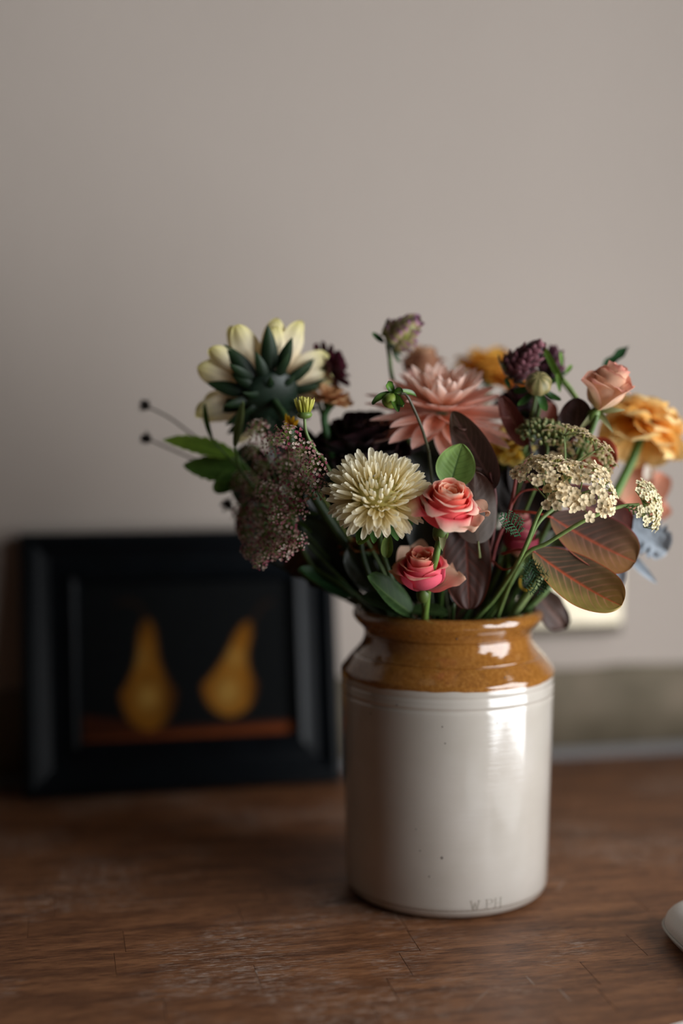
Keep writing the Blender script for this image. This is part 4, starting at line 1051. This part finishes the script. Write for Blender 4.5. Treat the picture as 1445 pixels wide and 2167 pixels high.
# dusty bare seed heads at far left
for (px, py, lb, mids) in ((307, 858, 'upper small black scabious seed head on a thin stem at far left', [P(360, 885, 1.385), P(418, 927, 1.38), P(500, 975, 1.36)]), (310, 928, 'lower small black scabious seed head on a thin stem at far left', [P(360, 950, 1.385), P(420, 977, 1.38), P(520, 1030, 1.36)])):
    c = P(px, py, 1.39); t = thing('scabious_seed_head', lb, 'flower bud', c, group=None); r_ = random.Random(px)
    part('bud', MB().add(*ball(.0045, .0045, .0045, c, 8, 10, G('#1c1416'), rf=lambda th, ph: 1+.1*math.cos(5*ph))).build('bud', M_STEM), t)
    ms = dp(.0062, .0030, .5, .2, grad(G('#120c0e'), G('#241a1c'), G('#33262a'), .5), 2, .4, mt=M_VELVET)
    ringed(t, c, (-.8, -.2, .4), [dict(n=7, el=-10, m=ms, r0=.002, je=20), dict(n=6, el=30, m=ms, r0=.002, je=20), dict(n=5, el=65, m=ms, r0=.001, je=15)], r_, 'bract')
    stem(t, c, mids, .00095, '#5c554a', '#4c5a38', neck=(-.05, .02), rnd=r_)
# dark thing at the left margin of the umbel
c = P(484, 1070, 1.37); t = thing('scabious_seed_head', 'near black seed head poking out left of the pink umbel', 'flower bud', c); r_ = random.Random(8)
ms = dp(.009, .005, .5, .2, grad(G('#0c080a'), G('#181014'), G('#20161a'), .5), 2, .4, mt=M_VELVET)
ringed(t, c, (-.8, -.2, .4), [dict(n=7, el=0, m=ms, r0=.001, je=25), dict(n=6, el=45, m=ms, r0=.001, je=20)], r_, 'bract')
part('bud', MB().add(*ball(.004, .004, .004, c, 8, 10, G('#120c0e'))).build('bud', M_STEM), t); stem(t, c, [P(540, 1130, 1.36)], .0012, '#2c3422', neck=(-.05, .01), rnd=r_)

# nodding green bud before the peach dahlia
c = P(826, 848, 1.225); ax_ = V((.35, -.25, .85)).normalized()
t = thing('dahlia_bud', 'fresh green nodding bud with curled sepals before the peach dahlia', 'flower bud', c)
part('bud', MB().add(*xf(ball(.0088, .0075, .0068, colf=lambda th, ph: mix(G('#6f8f3c'), G('#86a04e'), .5+.5*math.cos(ph*3)), nu=14, nv=24), frameM(c, V((1, 0, -.25)), V((0, 0, 1))))).build('bud', M_STEM), t)
sp_ = [petal(.0175, .0075, .5, .55, .4, .3, 1.1*s, 12, 6, grad(G('#3f6a2c'), G('#5f8c3a'), G('#3c5a38'), .5, G('#2c4a2a'), .3), .2, .25, k, name='sepal', mat=M_LEAFD) for k, s in enumerate((-1, 1.4, -.6))]
top = P(832, 832, 1.225)
for i, (q, s) in enumerate((((788, 850, 1.22), 1.05), ((810, 803, 1.225), .8), ((850, 828, 1.215), .7), ((884, 834, 1.235), 1.1), ((860, 882, 1.215), 1.3), ((842, 868, 1.21), .7))):
    d = P(*q)-top; part('sepal', sp_[i % 3], t, frameM(top, d, (-.2, -.7, .7)) @ Matrix.Diagonal((1.0, d.length/.0165, 1, 1)))
stem(t, P(848, 833, 1.228), [P(860, 836, 1.23), P(874, 862, 1.235), P(892, 905, 1.243), P(905, 950, 1.252), P(912, 1000, 1.262)], .0012, '#4c4238', '#3c4a2c', neck=(.0, -.03), rnd=rn, label='dark brown green curved bud stem')

# small chrysanthemum bud and yellow star flower
rn = random.Random(41)
c = P(644, 872, 1.225)
t = thing('aster_bud', 'small yellow green aster bud on a curved stem above the pink umbel', 'flower bud', c)
ms = [petal(.0125, .0030, .3, .3, .6, .25+.15*q, .1, 8, 4, grad(G('#8a9434'), G('#c3c254'), G('#dbd478'), .5), basew=.6, name='floret') for q in range(3)]
ringed(t, c, (-.03, -.15, 1), [dict(n=13, el=66, m=ms, r0=.0055, je=6, name='floret'), dict(n=9, el=76, m=ms, r0=.0035, z0=.0005, name='floret'), dict(n=4, el=85, m=ms, r0=.001, name='floret')], rn)
part('calyx', MB().add(*ball(.0068, .0068, .0038, c-V((0, 0, .0022)), col=G('#5d7a40'))).build('calyx', M_STEM), t)
stem(t, c-V((0, 0, .004)), [P(648, 915, 1.228), P(668, 955, 1.235), P(705, 1010, 1.26)], .0013, '#6f8a5c', '#4a6a38', neck=(-.03, -.03), rnd=rn)
leaf(t, P(662, 940, 1.235), P(648, 928, 1.23), 14, (0, -1, 0), GREENDK(), name='leaf')
c = P(612, 905, 1.265)
t = thing('yellow_star_flower', 'small yellow flower with narrow petals above the pink umbel', 'flower', c)
ms = [petal(.017, .0040, .4, .6, .3, .3, .6, 8, 4, grad(G('#b07c10'), G('#d8a41c'), G('#e6bc3c'), .5), seed=q, twist=.5*q) for q in range(3)]
for (q, s) in (((603, 868), 1), ((612, 872), .7), ((628, 876), .8), ((640, 888), 1), ((632, 893), .9), ((598, 888), .6)):
    d = P(*q, 1.26)-c; part('petal', ms[rn.randrange(3)], t, frameM(c, d, (0, -1, .3)) @ Matrix.Diagonal((1, d.length/.0165, 1, 1)))
stem(t, c, [P(625, 960, 1.275)], .001, '#6a7a30', neck=(-.035, -.01), rnd=rn)
# ================================================================ smoke bush and other leaves
rn = random.Random(51)
def vR(): return veined('#4c3128', '#5a3a2a', '#7a3628', '#8a5240', 10)
vBIG = veined('#5e5142', '#a0763a', '#c85a34', '#c8846c', 11, lower='#948242', mid='#bf5636', tp=.65, rimw=.045)
vBIG2 = veined('#5e4a42', '#86603c', '#a84a54', '#a87060', 10, lower='#9a6c40', mid='#b5563c', tp=.55, rimw=.05)
t = thing('smoke_bush_branch', 'red stemmed smoke bush branch with two big orange veined leaves at right', 'branch', P(1035, 1200, 1.26))
stem(t, P(1092, 1010, 1.255), [P(1078, 1080, 1.255), P(1050, 1150, 1.262), P(1022, 1250, 1.285)], .0016, '#8a3c34', '#6a3a44', neck=(-.0, -.025), rnd=rn, name='branch')
leaf(t, P(1128, 1165, 1.235), P(1312, 1280, 1.20), 118, (-.15, -.75, .65), vBIG, a=.62, b=.40, curl=.55, cup=.12, fold=.16, hi=True, ruffle=.06, petiole=[P(1098, 1163, 1.238), P(1062, 1172, 1.26)], pcol='#96382a', pr=.0010, name='leaf', seed=3)
leaf(t, P(1165, 1093, 1.25), P(1343, 1188, 1.235), 128, (.05, -.85, .5), vBIG2, a=.6, b=.36, curl=.4, cup=.12, fold=.14, hi=True, ruffle=.08, petiole=[P(1130, 1085, 1.25), P(1085, 1082, 1.257)], pcol='#a5402c', pr=.0010, seed=5)
leaf(t, P(1140, 1175, 1.28), P(1300, 1275, 1.30), 100, (.1, -.5, .8), veined('#6a4044', '#7c4a50', '#6a3438', '#80504c', 9), a=.55, b=.5, curl=-.4, ruffle=.25, seed=7)
leaf(t, P(1130, 1245, 1.30), P(1195, 1328, 1.33), 66, (.1, -.9, .2), veined('#51413a', '#4a342c', '#3a2622', '#6a4c40', 8), a=.6, b=.45, curl=.5, ruffle=.4, seed=9, label='curled dull brown leaf')
leaf(t, P(1178, 1035, 1.275), P(1335, 1120, 1.28), 95, (.2, -.8, .4), veined('#3c2320', '#5a2a24', '#8a3a2c', '#7a4438', 9), a=.6, b=.4, curl=.3, seed=19)
leaf(t, P(1225, 960, 1.29), P(1305, 975, 1.28), 84, (.2, -.9, .2), veined('#7a3020', '#9a4028', '#b04a30', '#a05a44', 7), a=.5, b=.4, curl=.3, seed=11, petiole=[P(1190, 980, 1.29), P(1110, 1020, 1.27)])
twig(t, [P(1092, 1010, 1.255), P(1110, 980, 1.26), P(1120, 965, 1.262)], .0011, .0009, '#8a3c34')
twig(t, [P(1040, 1185, 1.262), P(1065, 1205, 1.25), P(1095, 1198, 1.24)], .0009, .0007, '#a04a38')
twig(t, [P(1080, 1072, 1.255), P(1105, 1040, 1.25), P(1160, 1035, 1.25)], .0010, .0008, '#8a3c34')

t = thing('smoke_bush_branch', 'smoke bush branch with dull brown purple leaves around the open rose', 'branch', P(1010, 1200, 1.27))
stem(t, P(1035, 1000, 1.24), [P(1048, 1060, 1.245), P(1030, 1180, 1.262)], .0015, '#6a3430', '#5a3a3c', neck=(-.005, -.03), rnd=rn, name='branch')
leaf(t, P(1046, 1035, 1.238), P(958, 872, 1.262), 78, (-.35, -.9, .2), veined('#583f3a', '#4f4030', '#7a4440', '#86605a', 10), a=.45, b=.62, curl=.35, hi=True, seed=13)
leaf(t, P(1012, 1150, 1.235), P(1005, 1000, 1.228), 96, (.1, -1, .1), veined('#6d625a', '#5c4038', '#6a4a44', '#7a6a60', 9), a=.42, b=.55, curl=.5, cup=-.1, fold=-.12, ruffle=.2, hi=True, seed=15, petiole=[P(1015, 1180, 1.24)], pcol='#7a8a68', label='greyish brown upturned leaf')
leaf(t, P(985, 1075, 1.245), P(993, 1288, 1.245), 104, (.15, -1, .1), veined('#3a2218', '#40221a', '#7a3626', '#6a3426', 8), a=.45, b=.45, curl=.2, hi=True, seed=17, fold=.03, cup=.06, label='dark reddish brown hanging leaf')
leaf(t, P(1025, 1080, 1.25), P(990, 990, 1.245), 80, (.2, -1, .2), veined('#4c342a', '#5a3c2c', '#7a3c30', '#6a4a3c', 8), a=.5, b=.5, curl=.3, seed=18)

t = thing('smoke_bush_branch', 'dark red smoke bush leaves rising below the plum dahlia buds', 'branch', P(1110, 1000, 1.30))
stem(t, P(1120, 930, 1.295), [P(1112, 1010, 1.295)], .0016, '#4a2a28', neck=(.02, .0), rnd=rn, name='branch')
leaf(t, P(1112, 945, 1.285), P(1060, 838, 1.28), 46, (-.4, -.9, .2), veined('#6a3028', '#5a2c24', '#7a3c34', '#8a5a4c', 9), a=.5, b=.6, curl=.3, hi=True, seed=21)
leaf(t, P(1215, 930, 1.285), P(1225, 843, 1.275), 74, (-.3, -1, .1), veined('#37201e', '#44282a', '#5a3434', '#54383a', 9), a=.45, b=.5, curl=.2, hi=True, seed=23, petiole=[P(1180, 960, 1.29), P(1125, 985, 1.295)], label='broad near black purple leaf')
leaf(t, P(1140, 925, 1.30), P(1170, 852, 1.32), 40, (.1, -1, .1), veined('#5a281c', '#6a3020', '#7a3424', '#7a4434', 7), seed=25)
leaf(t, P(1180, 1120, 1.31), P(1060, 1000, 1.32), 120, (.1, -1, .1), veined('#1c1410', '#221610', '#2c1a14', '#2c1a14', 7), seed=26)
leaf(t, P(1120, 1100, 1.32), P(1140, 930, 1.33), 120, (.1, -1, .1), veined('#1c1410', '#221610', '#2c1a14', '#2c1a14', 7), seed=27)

# green rose leaves
vG = veined('#668c4c', '#80a862', '#90b474', '#3c5c30', 7, mid='#35552e', tp=.9, wv=.035)
t = thing('rose_leaf_sprig', 'sprig with one broad pale green leaf behind the open rose', 'leaves', P(960, 1010, 1.235))
leaf(t, P(952, 1030, 1.228), P(978, 940, 1.232), 84, (.05, -.95, .35), vG, a=.5, b=.66, curl=.3, cup=.15, hi=True, seed=31, ruffle=.1)
stem(t, P(952, 1030, 1.228), [P(950, 1100, 1.25)], .0013, '#4a6a35', neck=(-.01, -.03), rnd=rn)
t = thing('rim_leaf_sprig', 'sprig of soft grey green leaves lying over the jar rim', 'leaves', P(870, 1285, 1.26))
vS = veined('#33502f', '#3c5c38', '#48683f', '#5a7a4c', 6, mid='#5f7f50', wv=.05)
leaf(t, P(872, 1298, 1.268), P(778, 1220, 1.225), 62, (.25, -.8, .55), vS, a=.5, b=.5, curl=.25, fold=.25, hi=True, seed=33, ruffle=.12, serr=.06, ns_=12)
leaf(t, P(866, 1300, 1.272), P(766, 1262, 1.262), 46, (.1, -.7, .7), veined('#26402a', '#2c4830', '#33502f', '#3c5c38', 6), a=.5, b=.55, curl=-.2, hi=True, seed=35)
leaf(t, P(862, 1294, 1.268), P(947, 1299, 1.262), 36, (.1, -.6, .8), vS, a=.5, b=.45, curl=-.25, fold=.2, hi=True, seed=37, serr=.06, ns_=12)
stem(t, P(868, 1298, 1.270), [], .0016, '#46653a', neck=(-.024, -.052), rnd=rn)
# pale toothed leaves at the left
t = thing('toothed_leaf_sprig', 'bright green toothed leaves pointing left under the seed head stems', 'leaves', P(500, 990, 1.34))
vL = veined('#55782c', '#7a9c3c', '#88a848', '#6c9038', 7)
leaf(t, P(500, 965, 1.335), P(345, 931, 1.335), 40, (-.1, -.8, .6), vL, a=.55, b=.7, curl=-.15, seed=41, serr=.30, ns_=8, ruffle=.2)
leaf(t, P(525, 1000, 1.335), P(388, 985, 1.335), 52, (.0, -1, .2), veined('#3a5c26', '#4c7030', '#567a34', '#4c7034', 7), a=.5, b=.7, curl=.1, seed=43, serr=.25, ns_=8)
leaf(t, P(510, 1000, 1.335), P(452, 1040, 1.33), 40, (0, -1, .2), veined('#3a5c26', '#4c7030', '#567a34', '#4c7034', 5), a=.5, b=.5, curl=.1, seed=44, serr=.1, ns_=6)
leaf(t, P(475, 978, 1.34), P(430, 968, 1.34), 14, (0, -1, .2), vL, seed=45)
stem(t, P(500, 965, 1.335), [P(535, 1005, 1.335), P(620, 1100, 1.32)], .0015, '#3f5c2c', neck=(-.05, .0), rnd=rn)
t = thing('leaf_blade_sprig', 'upright pale green leaf blade standing before the sunflower', 'leaves', P(500, 950, 1.29))
leaf(t, P(497, 948, 1.285), P(514, 850, 1.285), 25, (-.7, -.8, .1), veined('#6f8858', '#7f9868', '#8aa474', '#8aa474', 5), a=.5, b=.55, curl=.3, seed=47)
leaf(t, P(452, 935, 1.31), P(434, 855, 1.31), 14, (-.5, -.8, 0), veined('#33521f', '#3f6028', '#446a2c', '#446a2c', 5), curl=-.6, seed=48)
stem(t, P(497, 948, 1.285), [P(520, 1010, 1.30), P(640, 1140, 1.30)], .0013, '#3f5c2c', neck=(-.052, -.01), rnd=rn)
twig(t, [P(452, 935, 1.31), P(480, 965, 1.31), P(520, 1010, 1.30)], .0009, .0011, '#3f5c2c')

# thin green shoots upper right
t = thing('green_shoot', 'thin bright green shoot with narrow leaves rising past the plum buds', 'leaves', P(1180, 820, 1.31))
gS = veined('#5a8a38', '#6f9c46', '#7fa850', '#6f9c46', 4)
leaf(t, P(1190, 806, 1.30), P(1142, 716, 1.30), 15, (-.5, -.9, 0), gS, a=.4, b=.8, curl=-.3, seed=51)
leaf(t, P(1190, 775, 1.31), P(1186, 744, 1.31), 9, (.3, -.9, 0), gS, curl=.2, seed=52)
leaf(t, P(1196, 790, 1.31), P(1210, 772, 1.31), 10, (.3, -.9, 0), gS, curl=.2, seed=53)
leaf(t, P(1185, 830, 1.30), P(1178, 790, 1.29), 12, (.3, -.9, 0), gS, curl=.2, seed=54)
stem(t, P(1190, 800, 1.30), [P(1210, 825, 1.31), P(1232, 870, 1.31), P(1230, 940, 1.31)], .0014, '#6b8a4a', neck=(.04, .0), rnd=rn)
t = thing('green_shoot', 'dark green crinkled leaf tip standing alone above the peach rose bud', 'leaves', P(1270, 790, 1.35))
leaf(t, P(1272, 782, 1.345), P(1330, 733, 1.345), 26, (-.4, -.9, .3), veined('#1f4a2c', '#2c5a38', '#2c5a38', '#3c6a48', 6), a=.7, b=.9, curl=.4, seed=55, ruffle=.5, lobe=.35, nl=2)
stem(t, P(1272, 782, 1.345), [P(1260, 850, 1.345)], .0011, '#2f4f30', neck=(.05, .02), rnd=rn)
# dusty miller
t = thing('dusty_miller_sprig', 'silver grey felted leaves hanging at the far right', 'leaves', P(1320, 1120, 1.33))
vD = veined('#868e96', '#b4bcc4', '#c4ccd4', '#8a929a', 6); M_FELT = plant('felted_leaf_skin', .85, .1, .15, .2, 120)
leaf(t, P(1310, 1095, 1.33), P(1412, 1165, 1.33), 96, (0, -.9, .4), vD, a=.4, b=.4, curl=.5, seed=61, lobe=.38, nl=7.3, ruffle=.35, mat=M_FELT, hi=True)
leaf(t, P(1330, 1172, 1.33), P(1390, 1235, 1.33), 22, (0, -.9, .3), vD, a=.4, b=.8, curl=.6, seed=62, mat=M_FELT)
leaf(t, P(1312, 1185, 1.31), P(1305, 1258, 1.31), 30, (0, -.9, .3), vD, a=.4, b=.6, curl=.3, seed=63, mat=M_FELT)
stem(t, P(1310, 1095, 1.33), [P(1230, 1170, 1.33)], .0017, '#59665c', neck=(.055, .0), rnd=rn)
twig(t, [P(1330, 1172, 1.33), P(1290, 1165, 1.33), P(1230, 1170, 1.33)], .0011, .0012, '#59665c'); twig(t, [P(1312, 1185, 1.31), P(1280, 1170, 1.32), P(1230, 1170, 1.33)], .0011, .0012, '#59665c')

# brown leaf low left and dark green leaves filling the middle
t = thing('brown_leaf_sprig', 'dull brown leaves hanging low behind the pink umbel', 'leaves', P(660, 1150, 1.34))
leaf(t, P(690, 1115, 1.335), P(615, 1215, 1.335), 90, (-.2, -1, .2), veined('#3a2418', '#452a1a', '#4a2c1c', '#54341f', 7), a=.5, b=.45, curl=.4, seed=71, ruffle=.3)
leaf(t, P(720, 1160, 1.34), P(655, 1240, 1.34), 60, (-.2, -1, .2), veined('#241610', '#2c1a12', '#2c1a12', '#33201a', 6), a=.5, b=.45, curl=.4, seed=72, ruffle=.3)
stem(t, P(690, 1115, 1.335), [P(740, 1200, 1.335)], .0016, '#33281c', neck=(-.045, .01), rnd=rn)
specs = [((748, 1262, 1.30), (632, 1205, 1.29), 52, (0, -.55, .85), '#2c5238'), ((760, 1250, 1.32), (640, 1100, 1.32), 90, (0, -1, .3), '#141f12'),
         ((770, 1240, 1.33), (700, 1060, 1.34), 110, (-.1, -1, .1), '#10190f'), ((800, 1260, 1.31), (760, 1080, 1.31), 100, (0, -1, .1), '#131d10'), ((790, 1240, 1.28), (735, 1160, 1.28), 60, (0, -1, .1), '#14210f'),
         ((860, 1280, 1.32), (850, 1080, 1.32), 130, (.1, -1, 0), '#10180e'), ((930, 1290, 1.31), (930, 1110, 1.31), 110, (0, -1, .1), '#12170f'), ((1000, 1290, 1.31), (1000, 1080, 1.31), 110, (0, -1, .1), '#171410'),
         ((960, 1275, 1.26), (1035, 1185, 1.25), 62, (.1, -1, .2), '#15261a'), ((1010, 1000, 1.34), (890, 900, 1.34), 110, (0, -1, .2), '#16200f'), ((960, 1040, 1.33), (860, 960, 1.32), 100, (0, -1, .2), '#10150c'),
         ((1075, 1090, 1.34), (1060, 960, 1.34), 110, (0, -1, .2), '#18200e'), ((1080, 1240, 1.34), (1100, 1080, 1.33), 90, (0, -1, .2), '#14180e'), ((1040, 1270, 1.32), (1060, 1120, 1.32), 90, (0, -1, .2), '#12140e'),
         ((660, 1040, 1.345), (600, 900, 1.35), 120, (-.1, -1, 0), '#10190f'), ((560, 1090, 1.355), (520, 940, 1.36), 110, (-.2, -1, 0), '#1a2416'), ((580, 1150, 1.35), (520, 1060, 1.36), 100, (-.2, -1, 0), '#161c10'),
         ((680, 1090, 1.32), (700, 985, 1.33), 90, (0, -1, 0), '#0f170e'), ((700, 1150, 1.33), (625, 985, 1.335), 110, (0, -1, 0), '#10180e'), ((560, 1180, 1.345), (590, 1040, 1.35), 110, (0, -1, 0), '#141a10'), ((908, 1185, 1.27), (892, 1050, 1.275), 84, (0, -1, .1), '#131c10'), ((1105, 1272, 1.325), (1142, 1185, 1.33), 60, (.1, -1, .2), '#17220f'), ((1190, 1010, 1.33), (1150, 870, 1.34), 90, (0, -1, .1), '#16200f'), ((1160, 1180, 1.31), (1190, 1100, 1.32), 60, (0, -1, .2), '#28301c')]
for i, (b_, tp_, w_, fc, col) in enumerate(specs):  # mostly near-black greens: the bouquet's inner shade put into the leaf colour
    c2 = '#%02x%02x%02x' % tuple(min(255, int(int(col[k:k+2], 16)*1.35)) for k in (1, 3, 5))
    lab = ['dark pointed leaf catching light left of the jar mouth', 'dark leaf deep behind the pink umbel\'s lower right', 'dark leaf behind the left end of the aster', 'shadowed leaf below the aster\'s left half', 'small shadowed leaf over the left of the jar rim',
           'shadowed leaf behind the low pink rose', 'shadowed leaf behind the thick green rose stem', 'dark leaf behind the brown hanging leaf', 'dark green leaf right of the low pink rose', 'dark leaf under the peach dahlia\'s front petals', 'dark leaf between aster and peach dahlia',
           'dark olive leaf right of the greyish brown leaf', 'dark leaf behind the crimson rose bud', 'dark leaf deep behind the yarrow stems', 'dark leaf behind the top of the pink umbel', 'dark leaf behind the left side of the pink umbel',
           'dark leaf behind the lower left of the pink umbel', 'dark leaf between the pink umbel and the aster', 'dark leaf seen through the right half of the pink umbel', 'dark leaf seen through the middle of the pink umbel', 'dark leaf between the cream aster and the open rose', 'dark leaf behind the thick pale stems at the jar mouth', 'dark leaf behind the green yarrow buds', 'olive leaf between the yarrow stems and the big veined leaves'][i]
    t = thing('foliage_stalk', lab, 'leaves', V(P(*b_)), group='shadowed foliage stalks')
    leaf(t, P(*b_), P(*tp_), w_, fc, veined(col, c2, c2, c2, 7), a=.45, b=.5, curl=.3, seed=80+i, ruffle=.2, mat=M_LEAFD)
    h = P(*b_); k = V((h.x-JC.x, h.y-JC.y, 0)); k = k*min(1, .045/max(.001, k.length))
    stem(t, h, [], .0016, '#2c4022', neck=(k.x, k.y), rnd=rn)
# bare green stems crossing at the jar mouth
for i, (pts, col, r, nk, lb) in enumerate((([P(1165, 1195, 1.30), P(1130, 1240, 1.285)], '#86a074', .0032, (.045, -.02), 'thick pale green stem leaning right at the jar mouth'),
                                    ([P(1180, 1215, 1.31), P(1150, 1255, 1.30)], '#6f9468', .0030, (.052, -.005), 'pale green stem outermost right at the jar mouth'),
                                    ([P(1105, 1190, 1.27), P(1060, 1265, 1.275)], '#5c8050', .0020, (.015, -.035), 'thin mid green stem between the yarrow stems'),
                                    ([P(1075, 1165, 1.29), P(1070, 1230, 1.29)], '#4f7038', .0028, (.02, -.02), 'short green stem below the crimson rose bud'),
                                    ([P(1000, 1180, 1.27), P(1005, 1265, 1.275)], '#3f5f3f', .0016, (.002, -.04), 'thin dark green upright stem left of the yarrow stems'),
                                    ([P(760, 1130, 1.28), P(778, 1210, 1.28)], '#26401f', .0026, (-.045, -.03), 'dark green stem left of the cream aster stem'))):
    t = thing('cut_stem', lb, 'stem', pts[0]); stem(t, pts[0], pts[1:], r, col, neck=nk, rnd=rn)
# curled yellow petal caught among the stems
t = thing('fallen_petal', 'curled yellow petal caught among the stems at the jar mouth', 'petal', P(1085, 1245, 1.285))
part('blade', petal(.026, .006, .4, .6, .4, 1.6, 2.2, 14, 5, grad(G('#c9a02c'), G('#d8b43c'), G('#c9a02c'), .5)), t, frameM(P(1103, 1218, 1.28), V((-.5, 0, -.8)), (0.8, -.3, -.4)))
